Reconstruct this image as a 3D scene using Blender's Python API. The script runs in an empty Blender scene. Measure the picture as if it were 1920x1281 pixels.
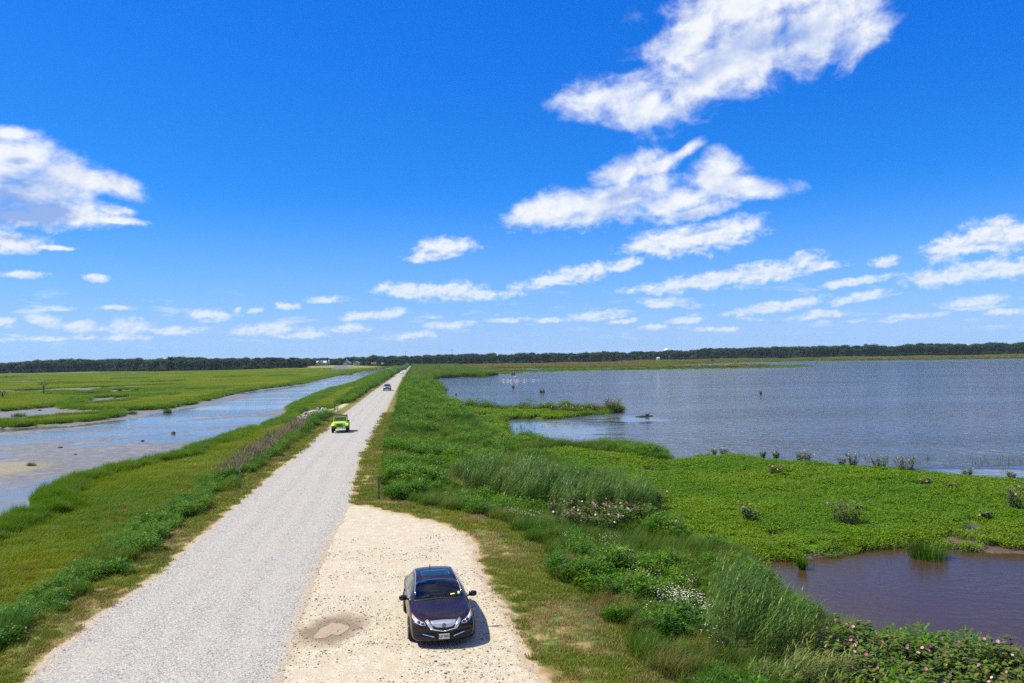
import bpy, bmesh, math, random
import numpy as np
from mathutils import Vector, Matrix, geometry
from mathutils.bvhtree import BVHTree

R = math.radians
rng = np.random.default_rng(7)
random.seed(7)
sc = bpy.context.scene
COL = sc.collection

# ------------------------------------------------------------------ camera
H = 8.2                       # eye height above the road (an observation tower)
F = 1600.0                    # focal length in photo pixels (photo 1920 wide)
PW, PH = 1920.0, 1281.0
HOR0, HSL = 668.0, -0.0187    # horizon row at the photo centre, its slope
roll = math.atan(-HSL)
pitch = math.atan((HOR0 - PH / 2) / F * math.cos(roll))
fw = Vector((0, math.cos(pitch), math.sin(pitch)))
r0 = Vector((1, 0, 0))
u0 = r0.cross(fw)
rt = r0 * math.cos(roll) - u0 * math.sin(roll)
up = r0 * math.sin(roll) + u0 * math.cos(roll)
cam_d = bpy.data.cameras.new("camera")
cam = bpy.data.objects.new("camera", cam_d)
COL.objects.link(cam)
m = Matrix((rt, up, -fw)).transposed().to_4x4()
m.translation = Vector((0, 0, H))
cam.matrix_world = m
cam_d.sensor_width = 36
cam_d.lens = 36 * F / PW
cam_d.clip_start = 0.1
cam_d.clip_end = 20000
sc.camera = cam
_rt, _up, _fw = (np.array(v) for v in (rt, up, fw))

def ray(px, py):
    px = np.asarray(px, float); py = np.asarray(py, float)
    return (_fw[None, :] + ((px - PW / 2) / F)[..., None] * _rt + ((PH / 2 - py) / F)[..., None] * _up)

def ground(pts, z=0.0):
    """photo pixels -> world XY on the level z"""
    p = np.asarray(pts, float).reshape(-1, 2)
    d = ray(p[:, 0], p[:, 1])
    t = (z - H) / np.minimum(d[:, 2], -1e-4)
    return d[:, :2] * t[:, None]

def at_dist(px, py, dist):
    d = ray([px], [py])[0]
    k = dist / math.hypot(d[0], d[1])
    return Vector((d[0] * k, d[1] * k, H + d[2] * k))

# ------------------------------------------------------------------ sun + sky
SUN_EL, SUN_AZ = R(56), R(-88)      # azimuth from +Y towards +X: the sun stands to the left
sun_dir = Vector((math.sin(SUN_AZ) * math.cos(SUN_EL), math.cos(SUN_AZ) * math.cos(SUN_EL), math.sin(SUN_EL)))
sl = bpy.data.lights.new("sun", 'SUN')
sl.energy = 5.0
sl.angle = R(0.5)
sl.color = (1.0, 0.92, 0.73)
so = bpy.data.objects.new("sun", sl)
COL.objects.link(so)
so.rotation_euler = (-sun_dir).to_track_quat('-Z', 'Y').to_euler()
so.location = (-40, 30, 60)

vs = sc.view_settings
sc.display_settings.display_device = 'sRGB'
vs.view_transform = 'Standard'
vs.look = 'None'
vs.exposure = 0.75
vs.gamma = 1.0
vs.use_curve_mapping = False
sc.cycles.use_denoising = False
sc.cycles.max_bounces = 6
sc.cycles.transparent_max_bounces = 6
sc.cycles.caustics_reflective = False
sc.cycles.caustics_refractive = False
sc.cycles.sample_clamp_indirect = 6.0

W = bpy.data.worlds.new("World")
sc.world = W
W.use_nodes = True
W.cycles.sampling_method = 'MANUAL'
W.cycles.sample_map_resolution = 512
wt = W.node_tree

class NT:
    """small helper to write node trees"""
    def __init__(s, tree): s.t = tree
    def n(s, kind, ins=None, **kw):
        nd = s.t.nodes.new(kind)
        for k, v in kw.items(): setattr(nd, k, v)
        if ins:
            for k, v in ins.items():
                if v is None: continue
                sock = nd.inputs[k]
                if isinstance(v, bpy.types.NodeSocket): s.t.links.new(v, sock)
                elif isinstance(v, (tuple, list)) and len(v) == 3 and sock.type == 'RGBA': sock.default_value = (*v, 1)
                else: sock.default_value = v
        return nd
    def math(s, op, a, b=None, c=None, clamp=False):
        nd = s.n('ShaderNodeMath', {0: a, 1: b, 2: c}, operation=op, use_clamp=clamp)
        return nd.outputs[0]
    def vmath(s, op, a, b=None, out=0):
        return s.n('ShaderNodeVectorMath', {0: a, 1: b}, operation=op).outputs[out]
    def ramp(s, fac, a, b, lo=0.0, hi=1.0, smooth=True):
        return s.n('ShaderNodeMapRange', {0: fac, 1: a, 2: b, 3: lo, 4: hi}, interpolation_type='SMOOTHSTEP' if smooth else 'LINEAR').outputs[0]
    def mix(s, fac, a, b, blend='MIX'):
        nd = s.n('ShaderNodeMix', None, data_type='RGBA', blend_type=blend)
        for i, v in ((0, fac), (6, a), (7, b)):
            sock = nd.inputs[i]
            if isinstance(v, bpy.types.NodeSocket): s.t.links.new(v, sock)
            elif isinstance(v, (tuple, list)): sock.default_value = (*v[:3], 1)
            else: sock.default_value = v
        return nd.outputs[2]
    def noise(s, vec, scale, detail=3, rough=0.55, dist=0.0, out=0, dims='3D'):
        return s.n('ShaderNodeTexNoise', {'Vector': vec, 'Scale': scale, 'Detail': detail, 'Roughness': rough, 'Distortion': dist}, noise_dimensions=dims).outputs[out]
    def mapping(s, vec, loc=(0, 0, 0), rot=(0, 0, 0), scale=(1, 1, 1), kind='POINT'):
        return s.n('ShaderNodeMapping', {'Vector': vec, 'Location': loc, 'Rotation': rot, 'Scale': scale}, vector_type=kind).outputs[0]
    def link(s, a, b): s.t.links.new(a, b)

# clouds: px centre, radii and tilt of each billow as seen from the tower; they become azimuth/elevation (clouds at infinity)
CLOUDS = [
 (1140,182,95,36,-4),(1215,200,80,36,4),(1320,150,115,58,-27),(1425,85,150,72,-24),(1530,50,130,75,-12),(1300,62,105,50,-20),(1415,8,190,50,0),(1610,70,60,40,-25),
 (1000,402,60,26,-8),(1060,388,85,34,-12),(1140,375,120,42,-10),(1165,325,85,28,-14),(1235,312,60,16,-16),(1282,288,40,12,-30),(1345,330,62,42,0),(1405,350,75,24,6),(1280,378,90,26,-10),(1310,398,70,16,-10),
 (1290,450,110,28,-4),(1360,435,75,28,-8),(1218,458,44,18,0),
 (1260,538,95,11,-2),(1340,523,110,16,-7),(1430,512,90,19,-8),(1508,493,42,17,-8),(1545,500,40,8,-4),
 (1040,525,80,11,-6),(1085,512,70,16,-8),(1165,496,50,12,-8),
 (770,546,68,14,4),(835,546,80,17,0),(905,553,80,11,0),
 (828,464,58,19,-4),(800,480,40,10,-5),
 (1800,462,75,24,-8),(1850,440,60,30,-16),(1905,445,60,30,-8),(1760,520,75,17,-4),(1830,508,80,19,-6),(1910,502,60,20,-8),
 (1600,527,65,8,-5),(1665,490,30,9,0),(1600,560,45,10,-8),(1640,552,30,10,-8),
 (-40,340,130,85,0),(40,292,130,44,8),(120,318,100,38,10),(195,338,75,28,16),(60,360,110,40,0),(110,400,120,28,0),(40,410,110,22,0),(215,412,55,7,3),(210,395,40,8,3),(20,250,45,15,0),
 (20,455,70,22,0),(100,466,48,5,0),
 (45,515,42,7,0),(182,521,24,7,0),(218,578,34,6,0),(75,600,34,11,0),(8,606,26,9,0),(150,611,48,11,0),(248,612,38,14,0),(330,621,52,9,0),(235,633,50,6,0),(165,630,26,6,0),
 (400,591,48,11,2),(444,582,13,6,0),(476,583,14,6,0),(537,575,24,8,0),(606,561,34,7,0),(500,619,72,11,0),(565,629,48,7,0),(655,616,40,8,0),(690,592,50,9,-2),(738,585,30,9,-8),(775,629,44,7,-2),(845,611,42,8,-2),
 (1240,567,42,9,0),(1430,578,70,9,-4),(1490,570,55,11,-8),(1535,590,65,8,-3),(1115,592,58,9,-3),(1030,601,28,6,0),(1220,615,27,6,0),(1285,600,32,7,0),(1345,617,44,5,0),(1830,565,66,9,-3),(1885,585,42,8,0),(1715,592,55,6,-2),(60,636,60,5,0),(950,600,40,5,0),(1170,604,30,5,0),
]
def build_world():
    N = NT(wt)
    wt.nodes.clear()
    tc = N.n('ShaderNodeTexCoord').outputs['Generated']
    d = N.vmath('NORMALIZE', tc)
    sep = N.n('ShaderNodeSeparateXYZ', {0: d})
    x, y, z = sep.outputs
    az = N.math('ARCTAN2', x, y)
    el = N.math('ARCSINE', z)
    p = N.n('ShaderNodeCombineXYZ', {0: az, 1: el}).outputs[0]
    # wind-torn edges: warp the lookup a little
    wn = N.noise(N.mapping(p, scale=(1, 1.5, 1)), 24, 4, 0.6, out=1)
    wv = N.vmath('SUBTRACT', wn, (0.5, 0.5, 0.5))
    wv = N.vmath('MULTIPLY', wv, (0.016, 0.009, 0))
    pw = N.vmath('ADD', p, wv)
    def field(vec, first=9.0):
        """distance to the nearest billow; each step carries (az, el, nearest) on to the next"""
        sx_, sy_, _ = N.n('ShaderNodeSeparateXYZ', {0: vec}).outputs
        acc = first
        state = N.n('ShaderNodeCombineXYZ', {0: sx_, 1: sy_, 2: acc}).outputs[0]
        for (cx, cy, rx, ry, tilt) in CLOUDS:
            dd = ray([cx, cx + rx, cx], [cy, cy, cy - ry])
            a = np.arctan2(dd[:, 0], dd[:, 1]); e = np.arctan2(dd[:, 2], np.hypot(dd[:, 0], dd[:, 1]))
            v = N.mapping(state, (a[0], e[0], 0), (0, 0, R(1.07 - tilt)), ((a[1] - a[0]) * 1.14, (e[2] - e[0]) * 1.14, 1e6), 'TEXTURE')
            acc = N.math('SMOOTH_MIN', acc, N.vmath('LENGTH', v, out=1), 0.22)
            state = N.n('ShaderNodeCombineXYZ', {0: sx_, 1: sy_, 2: acc}).outputs[0]
        return N.math('SUBTRACT', 1.0, acc)
    f = field(pw)
    kel = N.ramp(el, 0.03, 0.30, 0.22, 1.0, smooth=False)
    so_ = N.vmath('SCALE', (-0.010, 0.036, 0)); N.link(kel, so_.node.inputs['Scale'])
    sh = N.vmath('ADD', pw, so_)
    f2 = field(sh, N.math('ADD', N.math('MULTIPLY', f, 0.0), 9.0))
    nv = N.mapping(p, rot=(0, 0, R(-12)), scale=(1, 1.25, 1))
    n1 = N.noise(nv, 16, 10, 0.61, 0.25)
    n1b = N.noise(N.mapping(nv, loc=(0.005, -0.012, 0)), 16, 10, 0.61, 0.25)
    fv = N.mapping(p, rot=(0, 0, R(-6)), scale=(1, 1.5, 1))           # farther clouds show finer billows
    n2 = N.noise(fv, 48, 8, 0.62, 0.2); n2b = N.noise(N.mapping(fv, loc=(0.002, -0.005, 0)), 48, 8, 0.62, 0.2)
    far = N.ramp(el, 0.22, 0.09)
    lerp = lambda u, v: N.math('ADD', u, N.math('MULTIPLY', far, N.math('SUBTRACT', v, u)))
    n1 = lerp(n1, n2); n1b = lerp(n1b, n2b)
    a = N.math('MULTIPLY', N.math('SUBTRACT', n1, 0.49), 2.3)
    dens = N.ramp(N.math('ADD', f, a), -0.14, 0.74)
    dens = N.math('MULTIPLY', dens, N.ramp(f, -0.65, -0.15))
    # thin hazy scud low over the horizon
    low = N.noise(N.mapping(p, scale=(1, 4.5, 1)), 17, 6, 0.6, 0.2)
    lowm = N.math('MULTIPLY', N.ramp(el, 0.012, 0.03), N.ramp(el, 0.085, 0.055))
    lowd = N.math('MULTIPLY', N.math('MULTIPLY', N.ramp(low, 0.54, 0.72), lowm), 0.6)
    dens = N.math('MAXIMUM', N.math('MULTIPLY', dens, N.ramp(el, 0.0, 0.16, 0.60, 0.95)), lowd)
    # unseen white clouds added overhead and behind the tower to neutralise blue fill light
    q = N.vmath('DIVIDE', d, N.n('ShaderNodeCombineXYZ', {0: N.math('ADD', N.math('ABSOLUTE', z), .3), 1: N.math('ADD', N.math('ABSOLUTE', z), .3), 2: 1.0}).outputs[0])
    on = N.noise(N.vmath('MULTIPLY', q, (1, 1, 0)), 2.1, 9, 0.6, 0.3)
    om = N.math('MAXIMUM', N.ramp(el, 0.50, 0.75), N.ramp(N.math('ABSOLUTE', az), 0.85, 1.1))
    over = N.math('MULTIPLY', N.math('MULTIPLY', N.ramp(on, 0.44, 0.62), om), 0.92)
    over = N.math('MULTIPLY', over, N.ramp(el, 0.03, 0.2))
    # self shade: cloud standing between this spot and the sun
    shade = N.math('MULTIPLY', N.ramp(f2, 0.25, 0.8), N.ramp(f, 0.15, 0.65))
    relief = N.math('MULTIPLY', N.math('SUBTRACT', n1, n1b), 1.1)
    dd = ray([40, 175, 40], [395, 395, 345]); a_ = np.arctan2(dd[:, 0], dd[:, 1]); e_ = np.arctan2(dd[:, 2], np.hypot(dd[:, 0], dd[:, 1]))
    under = N.vmath('LENGTH', N.mapping(pw, (a_[0], e_[0], 0), (0, 0, R(-6)), (a_[1] - a_[0], e_[2] - e_[0], 1), 'TEXTURE'), out=1)   # the thick cloud's dark underside
    shade = N.math('ADD', shade, N.math('MULTIPLY', N.ramp(N.math('ADD', under, N.math('MULTIPLY', N.math('SUBTRACT', n1, .5), 1.2)), 1.1, 0.45), 0.75))
    bright = N.math('SUBTRACT', N.math('ADD', 0.95, relief), N.math('MULTIPLY', shade, 0.36))
    bright = N.math('MINIMUM', N.math('MAXIMUM', bright, 0.40), 1.06)
    ccol = N.mix(N.ramp(bright, 0.45, 1.0, smooth=False), (0.32, 0.47, 0.84), (0.95, 0.975, 1.0))
    sky = N.n('ShaderNodeTexSky', sky_type='NISHITA', sun_disc=False, sun_elevation=SUN_EL, sun_rotation=SUN_AZ,
              air_density=0.7, dust_density=0.2, ozone_density=6.0, altitude=0.0)
    base = N.vmath('MULTIPLY', sky.outputs[0], (0.1, 0.1, 0.1))
    # the photograph's deep, saturated rendering of that sky: a curve per channel
    sr, sg, sb = N.n('ShaderNodeSeparateColor', {0: base}).outputs
    ch = [N.math('MULTIPLY', N.math('POWER', c_, e_), k_) for c_, (e_, k_) in zip((sr, sg, sb), SKY_CURVE)]
    ch[0] = N.math('MINIMUM', ch[0], 0.33)
    g = N.n('ShaderNodeCombineColor', {0: ch[0], 1: ch[1], 2: ch[2]}).outputs[0]
    g = N.mix(N.ramp(el, 0.20, 0.0, 0.0, 0.5), g, (0.40, 0.63, 0.92))       # paler air low down
    fin = N.mix(dens, g, ccol)
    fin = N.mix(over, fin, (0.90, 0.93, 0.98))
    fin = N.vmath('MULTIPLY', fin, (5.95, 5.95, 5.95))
    bg = N.n('ShaderNodeBackground', {0: fin, 1: 0.1})
    out = N.n('ShaderNodeOutputWorld', {0: bg.outputs[0]})
SKY_CURVE = ((2.3, 2.45), (0.95, 0.99), (0.50, 1.34))
build_world()

# ------------------------------------------------------------------ object helpers
def tag(o, label=None, cat=None, group=None, kind=None):
    if label: o['label'] = label
    if cat: o['category'] = cat
    if group: o['group'] = group
    if kind: o['kind'] = kind
    return o

def link(name, me, mat=None, parent=None, loc=None, rotz=None):
    o = bpy.data.objects.new(name, me)
    COL.objects.link(o)
    if mat is not None and me is not None and len(me.materials) == 0: me.materials.append(mat)
    if parent is not None: o.parent = parent
    if loc is not None: o.location = loc
    if rotz is not None: o.rotation_euler = (0, 0, rotz)
    return o

def thing(name, label, cat, loc=(0, 0, 0), rotz=0.0, group=None):
    o = bpy.data.objects.new(name, None)
    o.empty_display_size = 0.3
    COL.objects.link(o)
    o.location = loc; o.rotation_euler = (0, 0, rotz)
    return tag(o, label, cat, group)

def np_mesh(name, v, quads=None, tris=None, smooth=False, attrs=None):
    me = bpy.data.meshes.new(name)
    v = np.asarray(v, np.float32)
    nq = 0 if quads is None else len(quads)
    nt = 0 if tris is None else len(tris)
    loops, starts, s = [], [], 0
    if nq: loops.append(np.asarray(quads, np.int32).ravel()); starts.append(np.arange(nq) * 4); s = nq * 4
    if nt: loops.append(np.asarray(tris, np.int32).ravel()); starts.append(s + np.arange(nt) * 3)
    me.vertices.add(len(v)); me.vertices.foreach_set('co', v.ravel())
    if loops:
        L = np.concatenate(loops); S = np.concatenate(starts).astype(np.int32)
        me.loops.add(len(L)); me.loops.foreach_set('vertex_index', L)
        me.polygons.add(len(S)); me.polygons.foreach_set('loop_start', S)
        if smooth: me.polygons.foreach_set('use_smooth', np.ones(len(S), bool))
    for k, a in (attrs or {}).items():
        a = np.asarray(a)
        ty = 'INT' if a.dtype.kind == 'i' else 'FLOAT'
        at = me.attributes.new(k, ty, 'POINT')
        at.data.foreach_set('value', a.astype(np.int32 if ty == 'INT' else np.float32))
    me.update(calc_edges=True)
    return me

def bm_mesh(bm, name='mesh', smooth=False):
    me = bpy.data.meshes.new(name)
    bmesh.ops.recalc_face_normals(bm, faces=bm.faces)
    bm.to_mesh(me); bm.free()
    if smooth:
        for p in me.polygons: p.use_smooth = True
    return me

def add_box(bm, c, s, bevel=0.0, rot=None, seg=2):
    r = bmesh.ops.create_cube(bm, size=1.0)
    vs_ = r['verts']
    M_ = Matrix.Translation(c) @ (rot.to_4x4() if rot is not None else Matrix()) @ Matrix.Diagonal((*s, 1))
    bmesh.ops.transform(bm, matrix=M_, verts=vs_)
    if bevel:
        es = list({e for v in vs_ for e in v.link_edges})
        bmesh.ops.bevel(bm, geom=es, offset=bevel, segments=seg, affect='EDGES', profile=0.6)

def add_cyl(bm, c, r1, r2, depth, axis='Z', seg=24, ends=True):
    r = bmesh.ops.create_cone(bm, cap_ends=ends, segments=seg, radius1=r1, radius2=r2, depth=depth)
    rot = {'Z': Matrix(), 'X': Matrix.Rotation(R(90), 4, 'Y'), 'Y': Matrix.Rotation(R(-90), 4, 'X')}[axis]
    bmesh.ops.transform(bm, matrix=Matrix.Translation(c) @ rot, verts=r['verts'])

def add_tube(bm, pts, rad, seg=8):
    prev = None
    pts = [Vector(p) for p in pts]
    rads = rad if isinstance(rad, (list, tuple)) else [rad] * len(pts)
    for i, p in enumerate(pts):
        t = (pts[min(i + 1, len(pts) - 1)] - pts[max(i - 1, 0)]).normalized()
        a = t.orthogonal().normalized() if prev is None else (pa - t * pa.dot(t)).normalized()
        pa = a
        b = t.cross(a)
        ring = [bm.verts.new(p + (a * math.cos(k * 2 * math.pi / seg) + b * math.sin(k * 2 * math.pi / seg)) * rads[i]) for k in range(seg)]
        if prev:
            for k in range(seg): bm.faces.new((prev[k], prev[(k + 1) % seg], ring[(k + 1) % seg], ring[k]))
        else: bm.faces.new(ring[::-1])
        prev = ring
    bm.faces.new(prev)

def bmobj(name, bm, mat, parent=None, smooth=False, loc=None, rotz=None):
    return link(name, bm_mesh(bm, name, smooth), mat, parent, loc, rotz)

# ------------------------------------------------------------------ materials
MATS = {}
def new_mat(name):
    m_ = bpy.data.materials.new(name); m_.use_nodes = True
    m_.node_tree.nodes.clear()
    return m_, NT(m_.node_tree)
def finish(N, shader, disp=None):
    N.n('ShaderNodeOutputMaterial', {0: shader})
def bsdf(N, color, rough=0.6, metal=0.0, spec=0.5, normal=None, **kw):
    ins = {'Base Color': color, 'Roughness': rough, 'Metallic': metal, 'Specular IOR Level': spec}
    if normal is not None: ins['Normal'] = normal
    ins.update(kw)
    return N.n('ShaderNodeBsdfPrincipled', ins).outputs[0]
def bump(N, h, strength=0.3, dist=0.02):
    return N.n('ShaderNodeBump', {'Height': h, 'Strength': strength, 'Distance': dist}).outputs[0]
def coords(N): return N.n('ShaderNodeTexCoord').outputs['Object']
def worldpos(N): return N.n('ShaderNodeNewGeometry').outputs['Position']
def attr(N, name, kind='GEOMETRY'): return N.n('ShaderNodeAttribute', attribute_name=name, attribute_type=kind).outputs['Fac']

def mat_plain(name, col, rough=0.5, metal=0.0, spec=0.5, vary=0.12, scale=6, coat=0.0):
    """one material of a real thing: a colour with a little wear in it"""
    m_, N = new_mat(name)
    n = N.noise(coords(N), scale, 4, 0.6)
    c = N.mix(N.ramp(n, 0.3, 0.7), tuple(x * (1 - vary) for x in col), tuple(min(1, x * (1 + vary)) for x in col))
    rr = N.ramp(N.noise(coords(N), scale * 3, 3), 0.2, 0.8, rough * 0.85, min(1, rough * 1.15))
    kw = {'Coat Weight': coat, 'Coat Roughness': 0.03} if coat else {}
    finish(N, bsdf(N, c, rr, metal, spec, **kw))
    return m_

def mat_leaf(name, ca, cb, dry=None, trans=0.35, rough=0.5, dryamt=0.15, val=0.35, spec=0.12):
    """foliage: colour varies from plant to plant (tint) and from leaf to leaf (v)"""
    m_, N = new_mat(name)
    t = attr(N, 'tint', 'INSTANCER'); v = attr(N, 'v')
    c = N.mix(t, ca, cb)
    if dry: c = N.mix(N.math('MULTIPLY', N.ramp(v, 1.0 - dryamt, 1.0 - dryamt * 0.5), 0.9), c, dry)
    k = N.ramp(N.math('FRACT', N.math('MULTIPLY', v, 7.31)), 0, 1, 1 - val, 1 + val, smooth=False)
    c = N.vmath('SCALE', c); N.link(k, c.node.inputs['Scale'])
    p = bsdf(N, c, rough, 0, spec)
    c2 = N.vmath('MULTIPLY', c, (1.35, 1.35, 0.5))
    tr = N.n('ShaderNodeBsdfTranslucent', {0: c2}).outputs[0]
    finish(N, N.n('ShaderNodeMixShader', {0: trans, 1: p, 2: tr}).outputs[0])
    return m_

# ------------------------------------------------------------------ plan of the place (world metres, traced on the ground)
WATER = -1.0
def sdist(P, poly):
    """signed distance to a polygon, positive inside"""
    P = np.asarray(P, np.float32); poly = np.asarray(poly, np.float32)
    d2 = np.full(len(P), 1e12, np.float32); ins = np.zeros(len(P), bool)
    x, y = P[:, 0], P[:, 1]
    for a, b in zip(poly, np.roll(poly, -1, 0)):
        e = b - a; L = float(e @ e) + 1e-9
        wx, wy = x - a[0], y - a[1]
        t = np.clip((wx * e[0] + wy * e[1]) / L, 0, 1)
        d2 = np.minimum(d2, (wx - t * e[0]) ** 2 + (wy - t * e[1]) ** 2)
        c = (a[1] > y) != (b[1] > y)
        if e[1] != 0: ins ^= c & (x < a[0] + e[0] * (y - a[1]) / e[1])
    d = np.sqrt(d2)
    return np.where(ins, d, -d)

class Noise2:
    """small value-noise fbm for laying things out"""
    def __init__(s, seed): s.t = np.random.default_rng(seed).random((256, 256)).astype(np.float32)
    def __call__(s, x, y, octv=4):
        r = 0; a = 0.5; tot = 0
        for o in range(octv):
            k = 2.0 ** o
            X = x * k + 17.3 * o; Y = y * k + 9.1 * o
            xi = np.floor(X).astype(int); yi = np.floor(Y).astype(int)
            fx = X - xi; fy = Y - yi
            fx = fx * fx * (3 - 2 * fx); fy = fy * fy * (3 - 2 * fy)
            g = lambda i, j: s.t[(xi + i) & 255, (yi + j) & 255]
            r = r + a * ((g(0, 0) * (1 - fx) + g(1, 0) * fx) * (1 - fy) + (g(0, 1) * (1 - fx) + g(1, 1) * fx) * fy)
            tot += a; a *= 0.5
        return r / tot
NA, NB, NC = Noise2(1), Noise2(2), Noise2(3)

ROAD_L = [(-190,1500),(-60,1372),(43,1278),(100,1217),(143,1190),(163,1163),(217,1130),(297,1073),(333,1037),(400,983),(443,943),(513,887),(560,849),(617,799),(645,776),(666,760),(693,739),(719,720.6),(731,712),(746,701),(769,686.4)]
ROAD_R = [(771.6,686.4),(763,700),(758,707),(753,713),(747,722),(743,731),(737,742),(726.5,764),(716,787),(707,803),(691,831),(677,858),(669,885),(665,905),(662,930),(652,960),(636,990),(613,1035),(599,1065),(584,1105),(569,1150),(554,1200),(540,1240),(524,1281),(500,1372),(470,1500)]
P_ROAD = ground(ROAD_L + ROAD_R, 0.0)
P_LOT = ground([(690,890),(660,925),(662,945),(688,946),(720,955),(770,966),(830,980),(870,996),(893,1020),(900,1050),(915,1085),(935,1120),(958,1150),(980,1195),(1000,1235),(1030,1281),(1090,1372),(1170,1500),(430,1500),(470,1372),(500,1281),(530,1200),(560,1100),(610,990)], 0.0)
P_LAKE = ground([(805,714),(826,709),(870,707),(911,706),(939,702),(1001,698),(1064,696),(1132,695),(1189,694),(1251,693),(1320,692),(1413,690.5),(1480,689.5),(1530,687),(1513,684.5),(1420,685),(1373,685),(1300,687.5),(1245,687),(1265,684.5),(1340,682),(1413,679.5),(1493,678),(1557,677),(1647,676),(1780,674.5),(1920,672.5),(2500,663),
                 (2700,930),(2150,925),(1920,905),(1847,903),(1780,897),(1727,891),(1680,886),(1630,884),(1600,881),(1513,874),(1480,871),(1430,864),(1380,859),(1313,861),(1280,869),(1248,864),(1252,856),(1225,850),(1089,841),(1064,838),(1032,835),(1020,829),(995,824),(970,818),(951,813),(947,805),(951,793),(939,790),(954,786),(984,785),(1048,785),(1095,780),(1126,777),(1168,772),(1174,768),(1120,770),(1001,772),(907,770),(870,766),(857,762),(845,754),(836,749),(829,742),(836,738),(811,733),(829,721),(806,725),(807,718)], WATER)
P_POND = ground([(1410,1046),(1452,1050),(1493,1050),(1521,1048),(1572,1041),(1624,1031),(1638,1026),(1676,1028),(1745,1018),(1796,1030),(1865,1038),(1920,1038),(2300,1042),(2300,1380),(1980,1272),(1880,1238),(1796,1222),(1735,1224),(1660,1210),(1600,1190),(1540,1160),(1490,1128),(1452,1100),(1420,1070)], WATER)
SMALLW = [ground(p, WATER) for p in (
    [(799,692),(812,694),(825,697),(856,698),(850,702),(826,703),(812,699)],
    [(942,692.6),(975,691.4),(1015,692),(1015,694),(975,694.8),(942,695)],
    [(1130,691),(1150,690.4),(1152,692),(1130,692.6)],
    [(1192,880),(1215,879),(1240,883),(1262,889),(1240,893),(1215,892),(1195,888)],
    [(1441,1003),(1462,1007),(1467,1020),(1453,1017)])]
P_CREEK = ground([(-900,1330),(-300,1115),(0,992),(24,978),(66,968),(62,945),(84,928),(104,917),(157,901),(204,887),(264,873),(324,861),(357,846),(397,836),(437,816),(497,800),(531,786),(547,777),(541,768),(560,757),(580,748),(595,740),(618,731),(640,726),(670,717),(691,707),(711,699),(738,691.5),
                  (741,690),(712,691.5),(687,695.5),(659,699),(655,702.5),(631,704.5),(616,708),(595,712.5),(574,718),(563,721),(483,731),(427,741),(403,749),(373,756),(300,769),(233,771),(225,783),(187,789),(150,793),(20,803),(-40,800),(-40,793),(33,792),(100,784),(180,779),(228,772),(112,769),(112,763),(203,757),(233,752),(262,747),(240,745),(167,748.5),(157,755.5),(80,766),(0,773),(-60,778),(-60,800),(-500,860),(-1200,1000)], WATER)
P_CHAN = [ground(p, WATER) for p in (
    [(107,737),(125,737),(140,740),(187,738),(205,733),(233,732),(275,734),(273,737),(240,738),(190,741.5),(165,743),(140,743)],
    [(0,707.4),(22,707),(20,709.6),(0,710)],
    [(102,719),(119,718.5),(117,721),(102,721.4)],[(135,719.5),(152,719.3),(150,721),(136,721.2)],[(180,718.6),(196,718.6),(195,720),(181,720)],
    [(232,711),(250,710.4),(250,712),(233,712.4)],[(290,717),(318,715.6),(318,717.4),(292,718.4)],[(425,708),(445,706.6),(446,708.2),(426,709.4)],[(520,706),(535,704.8),(535,706.4),(520,707.2)],[(320,731),(334,730.4),(334,732),(320,732.4)],[(370,731),(400,730),(400,731.6),(372,732.4)],
    [(275,744),(305,742.8),(305,744.4),(276,745.2)],[(590,768),(585,773),(566,778),(553,784),(548,782),(562,773),(576,768)])]
P_SAND = [ground(p, -0.6) for p in ([(545,790),(562,777),(580,768),(600,766),(612,768),(596,780),(575,793),(555,806)], [(600,770),(620,764),(645,760),(652,764),(632,778),(612,786),(596,788)])]
P_COVER = ground([(1000,848),(1064,842),(1089,846),(1250,868),(1280,862),(1313,855),(1380,852),(1430,857),(1513,867),(1630,876),(1727,884),(1847,896),(1920,898),(2200,910),(2200,1015),(1920,1030),(1865,1032),(1796,1024),(1745,1014),(1676,1022),(1638,1020),(1572,1036),(1521,1042),(1452,1046),(1390,1040),(1310,1020),(1250,985),(1215,950),(1190,925),(1140,900),(1060,875)], -0.75)
P_SPIT = ground([(862,766),(907,771),(1001,772.5),(1120,771),(1172,769),(1166,772),(1126,777),(1095,780),(1048,785),(984,785),(954,787),(942,792),(950,800),(945,808),(951,815),(975,822),(1000,828),(1000,845),(960,835),(920,815),(895,795),(872,780)], -0.8)
P_MUDPATCH = [ground(p, -0.8) for p in ([(886,778),(905,776),(925,780),(938,792),(930,800),(915,798),(900,792)],[(1740,985),(1790,975),(1860,985),(1920,990),(2000,1000),(2000,1035),(1865,1032),(1796,1024),(1745,1010)],[(1380,886),(1400,884),(1420,886),(1405,891),(1385,891)])]
P_REED = [ground(p, -0.6) for p in ([(850,900),(930,885),(1010,895),(1100,918),(1180,940),(1212,955),(1170,970),(1100,967),(1030,960),(950,955),(890,935)],
                                    [(1300,1125),(1370,1120),(1420,1140),(1470,1170),(1530,1205),(1580,1235),(1570,1280),(1480,1275),(1400,1245),(1340,1205),(1290,1165)])]
P_REEDISLE = ground([(1092,841),(1120,838),(1180,840),(1225,848),(1252,856),(1235,864),(1180,858),(1120,849)], WATER)
P_MALLOWBANK = ground([(1590,1195),(1660,1215),(1735,1238),(1796,1242),(1880,1268),(1980,1330),(2100,1420),(1900,1420),(1740,1340),(1620,1290),(1570,1240)], -0.6)
P_LEFTSIDE = ground([(60,1900),(143,1190),(333,1037),(560,849),(693,739),(770,686.4),(775,681),(-3000,700),(-6000,4000)], 0.0)
C_HILL = ground([(655, 689)], WATER)[0]

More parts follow.
